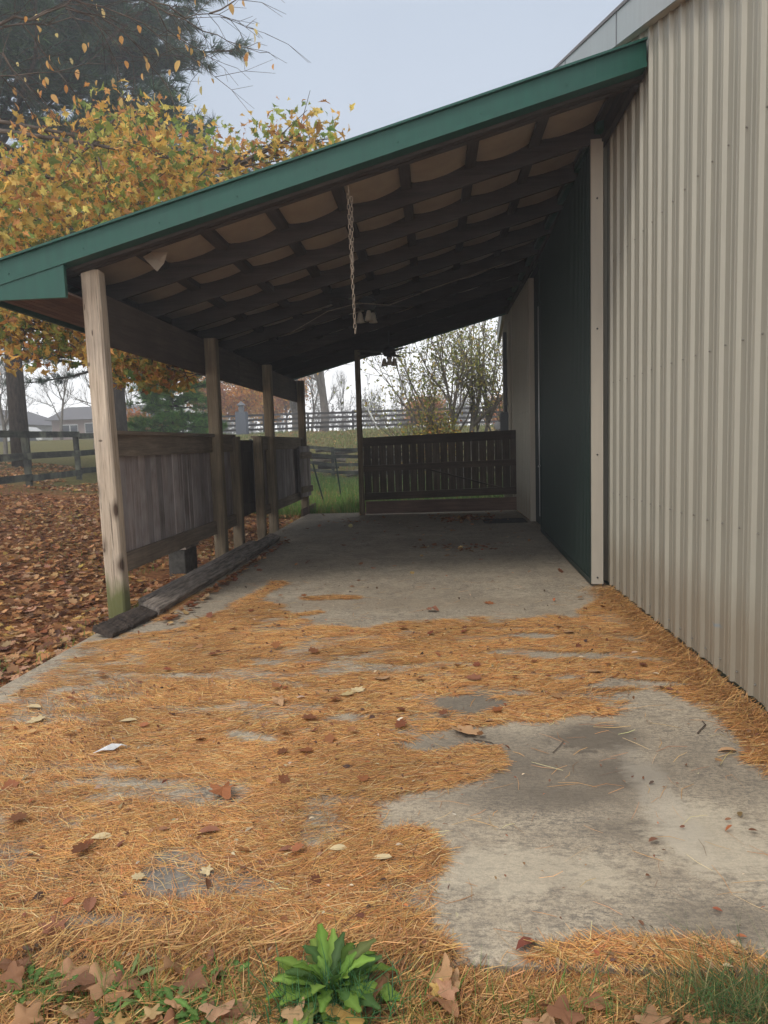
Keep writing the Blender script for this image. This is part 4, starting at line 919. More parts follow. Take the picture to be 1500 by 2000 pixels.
BP = np.array([WY(*b_[:3]) for b_ in blobs]) - np.array(oak.location[:]); bw_ = np.array([b_[4] for b_ in blobs]); br_ = np.array([b_[3] for b_ in blobs])
n_ = 13500; idx = rng.choice(len(BP), n_, p=bw_ / bw_.sum()); pos = BP[idx] + np.clip(rng.normal(0, 1, (n_, 3)), -1.5, 1.5) * br_[idx][:, None] * np.array((1, 1, .75))
absz = pos[:, 2] + oz; absx = pos[:, 0] - 8.6; absy = pos[:, 1] + 8.4
keep = ~((absx > -3.5) & (absy > 5.2) & (absy < 14.6) & (absz < 2.78 + SL * (absx + 2.68) + .45) )
pos = pos[keep]; n_ = len(pos)
leaf_obj('crown', pos, .082, pick([(.70, .44, .10, 4), (.64, .33, .10, 2.6), (.74, .54, .15, 3), (.34, .37, .09, 3), (.18, .26, .07, 2), (.48, .23, .09, 1.2)], n_, .18), OAKV, OAKF, M_crown, oak)
# limbs reaching through the leaf clusters
limbs = []
for h_, tgt in ((3.4, (60, 560, 9)), (4.6, (250, 380, 10)), (4.2, (-40, 420, 8.5)), (5.2, (320, 300, 9.5)), (5.6, (120, 330, 10.5)), (2.6, (40, 640, 8.3)), (3.2, (300, 715, 9.6)), (5.0, (450, 330, 9.2))):
    e_ = Vector(WY(*tgt) - np.array(oak.location[:])); s_ = Vector((0.05, .05, h_)); m1 = s_.lerp(e_, .35) + Vector((0, 0, .25)); m2 = s_.lerp(e_, .7) + Vector((random.uniform(-.2, .2), 0, .12)); ob.tube([s_, m1, m2, e_], [.045, .035, .022, .012], 6, False); limbs += [s_.lerp(m1, .5), m1, m2, e_]
LA = np.array([l_[:] for l_ in limbs])
for b_ in BP:
    j = int(np.argmin(((LA - b_) ** 2).sum(1))); a = Vector(LA[j]); e_ = Vector(b_)
    if (e_ - a).length > 2.2 and b_[2] + oz < 2.7: continue
    m_ = a.lerp(e_, .5) + Vector((random.gauss(0, .08), random.gauss(0, .08), .1)); ob.tube([a, m_, e_], [.018, .012, .006], 4, False)
    for k_ in range(3): ob.tube([e_.lerp(m_, random.random() * .5), e_ + Vector((random.gauss(0, .3), random.gauss(0, .3), random.gauss(0, .15)))], [.007, .003], 3, False)
e0 = Vector(WY(450, 330, 9.2) - np.array(oak.location[:]))
for tgt in ((600, 215, 9.0), (640, 270, 9.0), (560, 255, 9.2), (520, 330, 9.0)):
    e_ = Vector(WY(*tgt) - np.array(oak.location[:])); m_ = e0.lerp(e_, .5) + Vector((0, 0, -.08)); ob.tube([e0, m_, e_], [.014, .009, .004], 4, False)
ob.build('trunk', M_twig, oak, True)

# --- thin twigs of a nearly bare tree overhead
tw = thing('bare_twig_tree', 'nearly bare tree whose thin twigs with few yellow leaves cross the sky', 'tree', (-6.4, 5.2, float(terr(-6.4, 5.2)))); tloc = np.array(tw.location[:]); tb = MB()
tb.tube([(0, 0, -.1), (.1, 0, 2), (0, .1, 4.2), (.2, .1, 7)], [.13, .11, .085, .04], 9)
arcs = [[(-340, 130), (-80, 70), (0, 45), (60, 38), (130, 12), (175, -20)], [(60, 38), (130, 14), (200, 25), (262, 78), (300, 130), (360, 190)], [(-40, 40), (45, 50), (80, 95), (150, 190), (175, 260)],
        [(-340, 60), (-60, 60), (0, 100), (35, 155), (80, 205), (130, 250)], [(-200, -120), (180, -60), (300, 0), (355, 35), (410, 28), (448, 37), (518, 65)], [(180, -60), (327, 28), (400, 60), (450, 80), (508, 103)],
        [(-80, 70), (40, 48), (140, 40), (200, 60), (255, 115), (270, 185)], [(-60, 150), (30, 145), (110, 138), (170, 128), (260, 120)], [(-60, -40), (120, -10), (200, 12), (280, 50), (340, 100), (420, 150)],
        [(-60, 240), (0, 150), (20, 165), (60, 215), (125, 285)], [(130, 12), (180, 35), (215, 90), (235, 160)], [(300, 0), (330, 60), (390, 100), (440, 125)], [(410, 28), (450, 10), (480, -20)], [(0, 100), (60, 170), (110, 240)]]
LP = []
for ia, arc in enumerate(arcs):
    dp = 5.0 + (ia % 4) * .35; P = [Vector(WY(a, b_, dp + .12 * k_) - tloc) for k_, (a, b_) in enumerate(arc)]
    Q = []
    for a, b_ in zip(P[:-1], P[1:]):
        for s_ in (0, .5): Q.append(a.lerp(b_, s_) + Vector((random.gauss(0, .012), random.gauss(0, .012), random.gauss(0, .012))))
    Q.append(P[-1]); r0 = .016 if ia == 0 else .0065; tb.tube(Q, [max(.0018, r0 * (1 - .8 * i / len(Q))) for i in range(len(Q))], 5, False)
    for i in range(2, len(Q)):
        for rep in range(2):
            if random.random() < .72:
                d = (Q[i] - Q[i - 1]).normalized(); v_ = (d + Vector((random.gauss(0, .5), random.gauss(0, .5), random.gauss(-.15, .5)))).normalized(); L_ = random.uniform(.12, .5); e_ = Q[i] + v_ * L_; m_ = Q[i].lerp(e_, .5) + Vector((0, 0, .03))
                tb.tube([Q[i], m_, e_], [.0028, .0022, .0014], 3, False)
                for z_ in range(2):
                    if random.random() < .6:
                        e2 = m_ + (v_ + Vector((random.gauss(0, .6), random.gauss(0, .6), random.gauss(0, .6)))).normalized() * L_ * .5; tb.tube([m_, e2], [.0018, .0012], 3, False)
                        if random.random() < .3: LP.append(e2)
                if random.random() < .22: LP.append(e_)
for a, b_ in ((0, 2), (0, 3), (4, 5)): pass
tb.tube([(0.05, .1, 4.0), Vector(WY(-340, 130, 5.0) - tloc)], [.05, .018], 6); tb.tube([(0.1, .1, 4.6), Vector(WY(-200, -120, 5.0) - tloc)], [.05, .014], 6)
tb.build('trunk', M_twig, tw, True)
P = np.array([(q + Vector((0, 0, -.03)))[:] for q in LP]); n_ = len(P)
Rl = dir_rot(np.stack([rng.normal(0, 1, n_), rng.normal(-1, .5, n_), rng.normal(0, .25, n_)], -1)); 
# hang: leaf long axis (local y) roughly down
up_ = np.tile(np.array((0, 0, -1.0)), (n_, 1)) + rng.normal(0, .25, (n_, 3)); up_ /= np.linalg.norm(up_, axis=1, keepdims=True); nn = Rl[:, :, 2]; xx = np.cross(up_, nn); xx /= np.linalg.norm(xx, axis=1, keepdims=True); nn = np.cross(xx, up_)
scatter('leaf', OVALV + np.array((0, .5, 0)), OVALF, P, np.stack([xx, up_, nn], -1), np.clip(rng.normal(.062, .012, n_), .035, .09), pick([(.62, .38, .14, 3), (.66, .50, .22, 2), (.55, .26, .08, 1)], n_, .12), M_crown, tw)['kind'] = 'stuff'

# ------------------------------------------------------------------ pine straw on the slab
COVER = [(-400, 1500), (-60, 1412), (0, 1378), (60, 1340), (120, 1295), (165, 1262), (240, 1243), (330, 1232), (400, 1212), (440, 1190), (485, 1165), (540, 1185), (570, 1205), (640, 1222), (720, 1230), (780, 1218), (840, 1212), (900, 1204), (960, 1206), (1010, 1212), (1080, 1203), (1130, 1210), (1150, 1190), (1185, 1160),
         (1262, 1200), (1390, 1300), (1510, 1395), (1620, 1490), (1620, 1570), (1505, 1505), (1478, 1490), (1455, 1450), (1405, 1405), (1350, 1372), (1290, 1352), (1225, 1360), (1212, 1392), (1160, 1400), (1050, 1412), (960, 1416), (880, 1428), (800, 1440), (772, 1458), (800, 1472), (880, 1466), (955, 1460), (966, 1495), (948, 1530), (880, 1537), (800, 1540), (745, 1562), (712, 1590), (716, 1624), (780, 1613), (835, 1622), (878, 1650), (872, 1700), (848, 1745), (835, 1800), (850, 1850), (900, 1882), (978, 1900), (1015, 1868), (1050, 1842), (1150, 1833), (1250, 1836), (1370, 1838), (1440, 1852), (1520, 1885), (1800, 1990), (1800, 2400), (-600, 2400), (-600, 1700)]
BARE = [(490, 1437, 62, 17, 0), (678, 1400, 34, 13, 0), (925, 1377, 88, 17, 0), (1105, 1281, 95, 8, 0), (1235, 1336, 110, 9, .0), (1040, 1243, 55, 8, 0), (575, 1505, 72, 13, .3), (300, 1735, 70, 26, .35), (160, 1700, 90, 25, .4), (130, 1790, 60, 30, .4), (210, 1800, 60, 18, .4), (510, 1228, 45, 7, .3), (560, 1300, 60, 7, .5), (30, 1590, 60, 18, .5), (240, 1560, 60, 12, .5), (350, 1610, 70, 12, .55), (640, 1720, 60, 18, .5), (330, 1450, 60, 9, .6), (150, 1370, 70, 8, .6), (870, 1450, 45, 10, .1), (1090, 1320, 60, 6, .2), (640, 1560, 50, 10, .6), (700, 1300, 60, 6, .55), (860, 1325, 60, 6, .5), (190, 1640, 60, 12, .55)]
STREAK = [([(468, 1182), (500, 1165), (545, 1140), (520, 1122), (575, 1105)], 9), ([(600, 1170), (640, 1167), (692, 1168)], 6), ([(575, 1203), (622, 1196)], 4), ([(390, 1215), (440, 1200), (470, 1190)], 9), ([(540, 1185), (500, 1190), (470, 1188)], 7), ([(420, 1150), (350, 1180), (310, 1212)], 4), ([(880, 1072), (945, 1072)], 8), ([(650, 1025), (690, 1022)], 4), ([(1150, 1195), (1190, 1165)], 10)]
def cover(x_, y_):
    P = np.stack([x_, y_, np.zeros_like(x_)], -1); u, v = px_of(P); bad = y_ < .9
    n1 = fbm(x_ * 5, y_ * 5, 11, 4) - .5; n2 = fbm(x_ * 2.2, y_ * 6.0, 23, 3); sc_ = np.clip((v - 1100) / 500, .12, 1.2)
    uu = u + n1 * 75 * sc_; vv = v + (fbm(x_ * 6, y_ * 6, 31, 3) - .5) * 40 * sc_
    c = np.where(inpoly(uu, vv, COVER), 1.0, 0.0)
    for (a, b_, ra, rb_, k_) in BARE:
        d = ((uu - a) / ra) ** 2 + ((vv - b_) / rb_) ** 2; c = np.where((d < 1.0), c * k_, c)
    hol = fbm(x_ * 4.6 + 7, y_ * 7.5, 57, 4); lf = np.clip((650 - u) / 500, 0, 1) * np.clip((v - 1250) / 300, 0, 1)
    c = c * np.clip((n2 - .26) / .16, .15, 1) * np.where(v > 1770, 1, np.clip((hol - .385 - .03 * lf) / .08, .10, 1))
    for pts, wd in STREAK:
        for (a, b_), (a2, b2) in zip(pts[:-1], pts[1:]):
            tt = np.clip(((u - a) * (a2 - a) + (v - b_) * (b2 - b_)) / ((a2 - a) ** 2 + (b2 - b_) ** 2), 0, 1); dx = (u - a - tt * (a2 - a)) * .35; dy = v - b_ - tt * (b2 - b_)
            c = np.maximum(c, np.where(np.hypot(dx, dy) < wd * .55 * (1 + n1), .75, 0))
    return np.where(bad, 1.0, c)
def straw(n, y0, y1, wpow, width, Lm, zb, zs, name, label):
    x_ = rng.uniform(-2.6, 1.62, n * 3); y_ = y0 + (y1 - y0) * rng.random(n * 3) ** wpow
    c = cover(x_, y_); ok = rng.random(len(x_)) < c + .0018; x_ = x_[ok][:n]; y_ = y_[ok][:n]; c = c[ok][:n]; n = len(x_)
    flow = 2.6 * (fbm(x_ * 1.1, y_ * 1.6, 41, 3) - .5); an = flow + rng.normal(0, .55, n) * np.where(y_ < 2.6, 1.5, 1.0)
    an = np.where(rng.random(n) < .18, rng.uniform(0, np.pi, n), an)
    L_ = np.clip(rng.normal(Lm, Lm * .25, n), .03, .2); cv = rng.normal(0, .16, n); h0 = zb + rng.random(n) * zs; tl = rng.normal(0, .05, n)
    ca, sa = np.cos(an), np.sin(an); nxv, nyv = -sa, ca; V = np.zeros((n, 6, 3)); wd = width * rng.uniform(.7, 1.3, n)
    onground = (y_ < 1.72) | (x_ < -2.57); gh = np.where(onground, terr(x_, y_) + .01, 0)
    for k_, s_ in enumerate((-.5, 0, .5)):
        cxp = x_ + ca * L_ * s_ + nxv * cv * L_ * (s_ * s_ * 2); cyp = y_ + sa * L_ * s_ + nyv * cv * L_ * (s_ * s_ * 2); zz = gh + np.maximum(h0 + tl * L_ * s_ * 1.5 + (.25 - s_ * s_) * L_ * .08, .0012)
        w_ = wd * (1 if s_ == 0 else .55)
        V[:, 2 * k_] = np.stack([cxp - nxv * w_, cyp - nyv * w_, zz], -1); V[:, 2 * k_ + 1] = np.stack([cxp + nxv * w_, cyp + nyv * w_, zz + wd * .5], -1)
    V[:, :, 0] = np.minimum(V[:, :, 0], XW - .004)
    T = np.array([(0, 2, 3), (0, 3, 1), (2, 4, 5), (2, 5, 3)])[None] + (np.arange(n) * 6)[:, None, None]
    cols = pick([(.64, .32, .105, 4), (.70, .40, .15, 3), (.51, .225, .08, 3), (.34, .16, .07, 2.2), (.72, .52, .26, 1.3), (.19, .10, .06, .6)], n, .2)
    patchy = (.62 + .75 * fbm(x_ * 2.5, y_ * 2.5, 77, 4))[:, None]; cols = np.clip(cols * patchy, 0, .9)
    o = big_mesh(name, V.reshape(-1, 3), T.reshape(-1, 3), M_needle, None, np.repeat(cols, 6, 0)); tag(o, label, 'pine needles', kind='stuff')
straw(128000, .95, 3.0, 1.0, .00078, .10, .001, .012, 'pine_needles', 'thick orange pine straw on the near part of the slab')
straw(108000, 2.9, 6.9, 1.25, .00108, .105, .001, .008, 'pine_needles', 'flattened orange pine straw on the middle of the slab')
# along the wall foot and under the front verge: deeper drift
n = 9000; y_ = rng.uniform(1.9, 6.3, n); x_ = XW - .03 - np.abs(rng.normal(0, .10, n)); 
def straw_at(x_, y_, zs, name, label, Lm=.1, width=.0012, hz=0.0):
    n = len(x_); an = rng.uniform(0, np.pi, n); L_ = np.clip(rng.normal(Lm, .02, n), .04, .18); cv = rng.normal(0, .2, n); h0 = rng.random(n) * zs + .002; tl = rng.normal(0, .25, n); ca, sa = np.cos(an), np.sin(an); nxv, nyv = -sa, ca
    V = np.zeros((n, 6, 3)); wd = width * rng.uniform(.7, 1.3, n); gh = np.where(y_ < 1.72, terr(x_, y_) + .01, 0) + hz
    for k_, s_ in enumerate((-.5, 0, .5)):
        cxp = x_ + ca * L_ * s_ + nxv * cv * L_ * (s_ * s_ * 2); cyp = y_ + sa * L_ * s_ + nyv * cv * L_ * (s_ * s_ * 2); zz = gh + np.maximum(h0 + tl * L_ * s_, .001)
        w_ = wd * (1 if s_ == 0 else .5); V[:, 2 * k_] = np.stack([cxp - nxv * w_, cyp - nyv * w_, zz], -1); V[:, 2 * k_ + 1] = np.stack([cxp + nxv * w_, cyp + nyv * w_, zz + wd * .6], -1)
    V[:, :, 0] = np.minimum(V[:, :, 0], XW - .004)
    T = np.array([(0, 2, 3), (0, 3, 1), (2, 4, 5), (2, 5, 3)])[None] + (np.arange(n) * 6)[:, None, None]
    cols = pick([(.60, .33, .12, 4), (.66, .41, .17, 3), (.48, .235, .09, 3), (.32, .155, .07, 2)], n, .18)
    tag(big_mesh(name, V.reshape(-1, 3), T.reshape(-1, 3), M_needle, None, np.repeat(cols, 6, 0)), label, 'pine needles', kind='stuff')
straw_at(x_, y_, .03, 'pine_needles', 'drift of pine straw along the foot of the ribbed wall')
n = 17000; x_ = rng.uniform(-1.6, 1.3, n); y_ = 1.66 + rng.normal(0, .10, n) - .16 * (x_ > .1) ; ok = (y_ < 1.80) & (cover(x_, y_) > .1); straw_at(x_[ok], y_[ok], .03, 'pine_needles', 'bunched pine straw along the front verge')

# ------------------------------------------------------------------ fallen leaves
lc = [(.50, .245, .10, 3), (.56, .32, .15, 3), (.36, .165, .075, 3), (.62, .40, .24, 1.8), (.19, .09, .055, 1.6), (.62, .40, .12, .5)]
n = 56000; x_ = -2.62 - 10.5 * rng.random(n) ** 1.15; y_ = 2.6 + 19 * rng.random(n) ** 1.4
kp = fbm(x_ * .9, y_ * .9, 5, 3) > np.where(y_ > 13.5, .5, .27); x_, y_ = x_[kp], y_[kp]; n = len(x_); z_ = terr(x_, y_) + rng.random(n) * .035 + .008
pos = np.stack([x_, y_, z_], -1); o = scatter('fallen_leaves', np.concatenate([MAPV]), MAPF, pos, rand_rot(n, .45), np.clip(rng.normal(.064, .02, n), .03, .11), pick(lc, n, .2), M_leaf); tag(o, 'brown fallen leaves covering the bank beside the slab', 'fallen leaves', kind='stuff')
n = 9000; x_ = rng.uniform(-4.5, 3.5, n); y_ = 13.95 + np.abs(rng.normal(0, 1.3, n)) * 1.0; s_ = rng.random(n) < .30; y_ = np.where(s_, rng.uniform(14, 27, n), y_); y_ = np.where(rng.random(n) < .35, rng.uniform(28.5, 44, n), y_); x_ = np.where(y_ > 28, rng.uniform(-9, 8, n), x_)
pos = np.stack([x_, y_, terr(x_, y_) + .02 + rng.random(n) * .05], -1); o = scatter('fallen_leaves', OVALV, OVALF, pos, rand_rot(n, .6), np.where(y_ > 28, .13, .09) * rng.uniform(.7, 1.3, n), pick([(.50, .30, .10, 3), (.40, .18, .07, 3), (.60, .42, .14, 2)], n, .2), M_leaf); tag(o, 'leaves scattered in the field grass', 'fallen leaves', kind='stuff')
# under the lean-to and among the straw
n = 460; x_ = rng.uniform(-2.5, 1.5, n); y_ = rng.uniform(1.8, 13.3, n); c = cover(x_, y_); kp = rng.random(n) < np.where(c > .3, 1, np.where(y_ > 6.5, .22, .08)); x_, y_ = x_[kp], y_[kp]
# drifts: by the gate, along timbers
for (a, b_, sx, sy, m_) in ((905, 1015, .28, .22, 260), (690, 1022, .18, .2, 30), (905, 1072, .3, .15, 60)):
    P = WZ(a, b_); x_ = np.append(x_, P[0] + rng.normal(0, sx, m_)); y_ = np.append(y_, P[1] + rng.normal(0, sy, m_))
m_ = 240; yy_ = rng.uniform(5.2, 9.9, m_); x_ = np.append(x_, -2.16 + np.abs(rng.normal(0, .05, m_))); y_ = np.append(y_, yy_)
m_ = 60; x_ = np.append(x_, rng.uniform(-2.35, 1.5, m_)); y_ = np.append(y_, rng.normal(9.8, 2.5, m_))
x_ = np.clip(x_, -2.5, 1.5); y_ = np.clip(y_, 1.8, 13.35); n = len(x_); pos = np.stack([x_, y_, .014 + rng.random(n) * .02], -1)
o = scatter('fallen_leaves', MAPV, MAPF, pos, rand_rot(n, .35), np.clip(rng.normal(.05, .015, n), .02, .08), pick([(.34, .14, .06, 3), (.46, .24, .11, 2), (.24, .09, .045, 2), (.6, .42, .2, .6)], n, .2), M_leaf); tag(o, 'small dry leaves and bits strewn over the slab', 'fallen leaves', kind='stuff')
# crumbs: bark flakes and leaf bits in the straw
n = 5200; x_ = rng.uniform(-2.5, 1.5, n); y_ = 1.7 + 5.4 * rng.random(n) ** 1.3; c = cover(x_, y_); kp = rng.random(n) < np.where(c > .2, .9, .12); x_, y_ = x_[kp], y_[kp]; n = len(x_)
o = scatter('leaf_crumbs', OVALV, OVALF, np.stack([x_, y_, .008 + rng.random(n) * .012], -1), rand_rot(n, .5), np.clip(rng.lognormal(-4.1, .45, n), .006, .05), pick([(.26, .12, .07, 3), (.42, .24, .13, 2), (.66, .52, .36, 1.4), (.13, .08, .06, 2), (.48, .17, .08, 1)], n, .2), M_leaf); tag(o, 'crumbs of leaf and bark mixed into the straw', 'leaf litter', kind='stuff')
# big leaves along the bottom verge
n = 120; x_ = rng.uniform(-1.4, 1.2, n); y_ = 1.66 - np.abs(rng.normal(.10, .12, n)); y_ = np.where(x_ > .1, y_ - .08, y_); pos = np.stack([x_, y_, terr(x_, y_) + .03 + rng.random(n) * .04], -1)
o = scatter('fallen_leaves', LOBV, LOBF, pos, rand_rot(n, .5), np.clip(rng.normal(.075, .02, n), .035, .11), pick([(.50, .30, .16, 3), (.38, .19, .10, 3), (.26, .13, .075, 2), (.62, .42, .14, 1)], n, .15), M_leaf); tag(o, 'large curled leaves along the front verge of the slab', 'fallen leaves', kind='stuff')
def leafmat(nm, c): return painted(nm, c, .7, .35, .2, 8, streak=False)
LM = {'tan': leafmat('leaf_tan', (.50, .30, .16)), 'pale': leafmat('leaf_pale', (.66, .52, .30)), 'brown': leafmat('leaf_brown', (.30, .13, .075)), 'red': leafmat('leaf_red', (.24, .075, .05)), 'yellow': leafmat('leaf_yellow', (.62, .38, .09)), 'rust': leafmat('leaf_rust', (.36, .14, .06))}
def leaf1(px, py, size, kind, shape, label, curl=1.0, rz=None, z=.022):
    P = WZ(px, py, z); tv, tf = {'oak': (LOBV, LOBF), 'maple': (MAPV, MAPF), 'oval': (OVALV, OVALF)}[shape]
    V = tv.copy(); V[:, 2] = V[:, 2] * curl * .8 + rng.normal(0, .012, len(V)) ; V *= size; V[:, 2] -= V[:, 2].min()
    o = mesh_obj('fallen_leaf', V, [tuple(q) for q in tf], LM[kind], None); md = o.modifiers.new('solid', 'SOLIDIFY'); md.thickness = .0008
    gz_ = 0 if P[1] > 1.72 else float(terr(P[0], P[1])); o.location = (P[0], P[1], z * .6 + gz_); o.rotation_euler = (random.uniform(-.15, .15), random.uniform(-.15, .15), random.uniform(0, 6.28) if rz is None else rz); tag(o, label, 'leaf', 'single leaves lying on the straw and slab')
leaf1(908, 1430, .13, 'tan', 'maple', 'large curled tan leaf at straw edge above the dark stain', 2.0, 1.2, .01)
leaf1(1420, 1467, .08, 'tan', 'oval', 'small orange-tan leaf alone on bare concrete near the ribbed wall', 1.5, 1.4, .004)
leaf1(1028, 1845, .075, 'red', 'oval', 'dark red pointed leaf at the lower edge of the bare concrete', 2.0, 2.2, .01)
leaf1(270, 1706, .045, 'pale', 'maple', 'pale cream round leaf over the grey stain in the straw', .6, .2)
leaf1(404, 1696, .05, 'pale', 'oak', 'pale cream lobed leaf right of the grey stain', .6, .5)
leaf1(198, 1630, .075, 'pale', 'oval', 'slender pale leaf lying above the grey stained concrete', .8, 1.9)
leaf1(340, 1818, .06, 'pale', 'oval', 'small pale oval leaf near the leafy verge', .8, 2.3)
leaf1(660, 1652, .06, 'pale', 'oval', 'thin pale leaf in dense straw left of the bare concrete', .7, 1.8)
leaf1(745, 1671, .07, 'pale', 'oval', 'thin pale leaf beside the rounded straw edge', .7, 1.5)
leaf1(436, 1545, .13, 'rust', 'oak', 'large rust brown lobed leaf in the middle of the straw', 1.2, .6)
leaf1(745, 1322, .10, 'tan', 'maple', 'tan lobed leaf in the straw above the bare oval patch', 1.0, .3)
leaf1(698, 1345, .08, 'pale', 'maple', 'pale yellow lobed leaf below the tan leaf', .8, 1)
leaf1(1160, 1308, .09, 'tan', 'maple', 'tan leaf on straw near the ribbed wall', 1.0, 2)
leaf1(1110, 1232, .08, 'tan', 'maple', 'tan leaf near the upper edge of the straw', 1.0, 2.4)
leaf1(845, 1194, .10, 'brown', 'oak', 'dark brown crumpled leaf on bare slab just past the straw', 2.0, 1.4, .004)
leaf1(955, 1178, .08, 'rust', 'maple', 'rust leaf on bare slab farther from the straw', 1.2, 1.4, .004)
leaf1(250, 1405, .09, 'pale', 'oval', 'pale leaf in the straw nearest the left slab edge', .8, 1.8)
leaf1(65, 1378, .09, 'pale', 'oval', 'pale leaf at the far left of the straw', .8, 1.5)
leaf1(70, 1403, .09, 'pale', 'maple', 'pale lobed leaf low on the left part of the straw', .8, 2.5)
leaf1(545, 1368, .10, 'tan', 'oak', 'orange-tan lobed leaf in the straw left of centre', .9, .5)
leaf1(925, 1322, .09, 'brown', 'maple', 'brown leaf just above the grey bare patch', 1.2, 1.5)
leaf1(105, 1812, .09, 'brown', 'oak', 'dark brown leaf on grey concrete by the left verge', 1.2, 1.1)
leaf1(175, 1762, .08, 'brown', 'oval', 'reddish brown leaf on the grey stained patch', 1.4, .4)
leaf1(560, 1655, .06, 'brown', 'oval', 'dark narrow leaf in the straw above the weed', 1.2, 2)
leaf1(405, 1622, .09, 'brown', 'oval', 'brown curled leaf above the pale lobed leaf', 1.3, 1.7)
leaf1(325, 1870, .13, 'yellow', 'oak', 'yellow-tan lobed leaf standing out on the verge', 1.0, 2.6)
leaf1(265, 1880, .12, 'red', 'oak', 'dusky red lobed leaf beside the yellow one on the verge', 1.0, .3)
leaf1(470, 1955, .12, 'tan', 'oak', 'big folded tan leaf left of the large weed', .9, 2.4, .04)
leaf1(535, 1925, .09, 'yellow', 'maple', 'orange leaf tucked under the weed', 1.4, .4, .04)
leaf1(70, 1985, .10, 'tan', 'oak', 'big curled tan leaf in the bottom corner', .9, 1.0, .03)
leaf1(1435, 1842, .035, 'pale', 'oval', 'tiny pale leaf on concrete above the grass tuft', .8, 1, .004)
# scrap of paper, sticks
P = WZ(215, 1472); V = [(-.07, -.012, .0), (-.03, -.024, .014), (.015, -.014, .003), (.05, -.008, .018), (.075, .008, .004), (.05, .02, .012), (.008, .016, .022), (-.04, .01, .006)]
o = mesh_obj('paper_scrap', V, [(0, 1, 7), (1, 2, 6, 7), (2, 3, 5, 6), (3, 4, 5)], M_paper); o.location = (P[0], P[1], .018); o.rotation_euler[2] = .35; md = o.modifiers.new('solid', 'SOLIDIFY'); md.thickness = .001; tag(o, 'crumpled white paper scrap lying in the straw', 'paper')
for pts, r_, lab in (([(925, 1444), (960, 1450), (975, 1465)], .003, 'curved twig beside the large curled leaf'), ([(1080, 1470), (1092, 1458), (1100, 1448)], .002, 'tiny dark twig on the bare concrete centre'), ([(1130, 1837), (1170, 1833), (1208, 1836)], .003, 'dark twig along the straw at the slab front'), ([(1362, 1432), (1378, 1415), (1372, 1408)], .003, 'small forked twig near the ribbed wall')):
    tag(MB().tube([WZ(a, b_, .006) for a, b_ in pts], r_, 5).build('twig', M_twig), lab, 'twig', 'twigs on the slab')

# ------------------------------------------------------------------ weeds and grass
def strapleaf(L, W_, bend, teeth=True, n=9, fold=.25):
    V = []; T = []
    for i in range(n + 1):
        t = i / n; w_ = W_ * random.uniform(.85, 1.12) * (math.sin(math.pi * min(1, (t * .93 + .05)) ** 1.9) ** .6) * (1 if not teeth else (1.08 if i % 2 else .62)); a = bend * t; x_ = L * (math.sin(a) / bend if bend else t); z_ = L * ((1 - math.cos(a)) / bend if bend else 0)
        V += [(x_, -w_, -z_ + w_ * fold), (x_, 0, -z_), (x_, w_, -z_ + w_ * fold)]
    for i in range(n): a = 3 * i; T += [(a, a + 3, a + 4), (a, a + 4, a + 1), (a + 1, a + 4, a + 5), (a + 1, a + 5, a + 2)]
    return np.array(V), T
def weed(nm, label, P, n, L, W_, el, cols, mat=M_green, teeth=True, cat='plant', parts=True):
    t = thing(nm, label, cat, tuple(P))
    ga = 2.399
    for i in range(n):
        f_ = i / n; l_ = L * random.uniform(.35, 1.0) * (1 - .25 * f_); V, T = strapleaf(l_, W_ * random.uniform(.75, 1.2) * (1 - .25 * f_), random.uniform(.7, 1.5), teeth); e_ = math.radians(el[0] + (el[1] - el[0]) * f_ + random.uniform(-8, 8)); az = i * ga + random.uniform(-.25, .25); tw_ = random.uniform(-.35, .35)
        R = Matrix.Rotation(az, 3, 'Z') @ Matrix.Rotation(-e_, 3, 'Y') @ Matrix.Rotation(tw_, 3, 'X'); Rn = np.array(R); V = V @ Rn.T; c_ = pick(cols, 1, .12)[0]; cc = np.tile(c_, (len(V), 1)); cc[1::3] = np.clip(c_ * 1.5 + .02, 0, 1)
        r0 = .012; V += np.array((math.cos(az) * r0, math.sin(az) * r0, .004)); big_mesh('leaf', V, T, mat, t, cc, True)
    return t
wg = [(.12, .22, .03, 3), (.17, .28, .045, 2), (.06, .125, .028, 2), (.18, .22, .06, .5)]
Pw = WZ(648, 1925, .02); weed('broadleaf_weed', 'large dark green toothed weed at the front edge of the slab', (Pw[0], Pw[1], .0), 100, .200, .0235, (8, 84), wg)
Pq = WZ(600, 1985, .02); weed('broadleaf_weed', 'smaller weed rosette in front of the large one', (Pq[0], Pq[1], .0), 16, .10, .017, (10, 60), wg)
for a, b_, s_, lab in ((60, 1930, .06, 'small weed by the left frame corner among curled leaves'), (250, 1915, .055, 'small weed right behind the yellow verge leaf'), (390, 1985, .065, 'small weed at the bottom beside the large rosette'), (290, 1960, .06, 'small leafy weed under the yellow leaf'), (210, 1985, .055, 'small weed in the lower left verge'), (350, 1975, .06, 'small pointed weed by the middle of the left verge'), (400, 1920, .05, 'tiny weed left of the big folded leaf'), (130, 1935, .05, 'tiny weed near the left corner leaves'), (455, 1900, .045, 'tiny weed just behind the folded tan leaf')):
    P = WZ(a, b_, .0); weed('small_weed', lab, (P[0], P[1], float(terr(P[0], P[1])) + .03), 14, s_ * 1.5, .0115, (12, 70), [(.09, .17, .035, 2), (.13, .22, .05, 1), (.16, .2, .07, .5)], teeth=True).__setitem__('group', 'small weeds in the left verge')
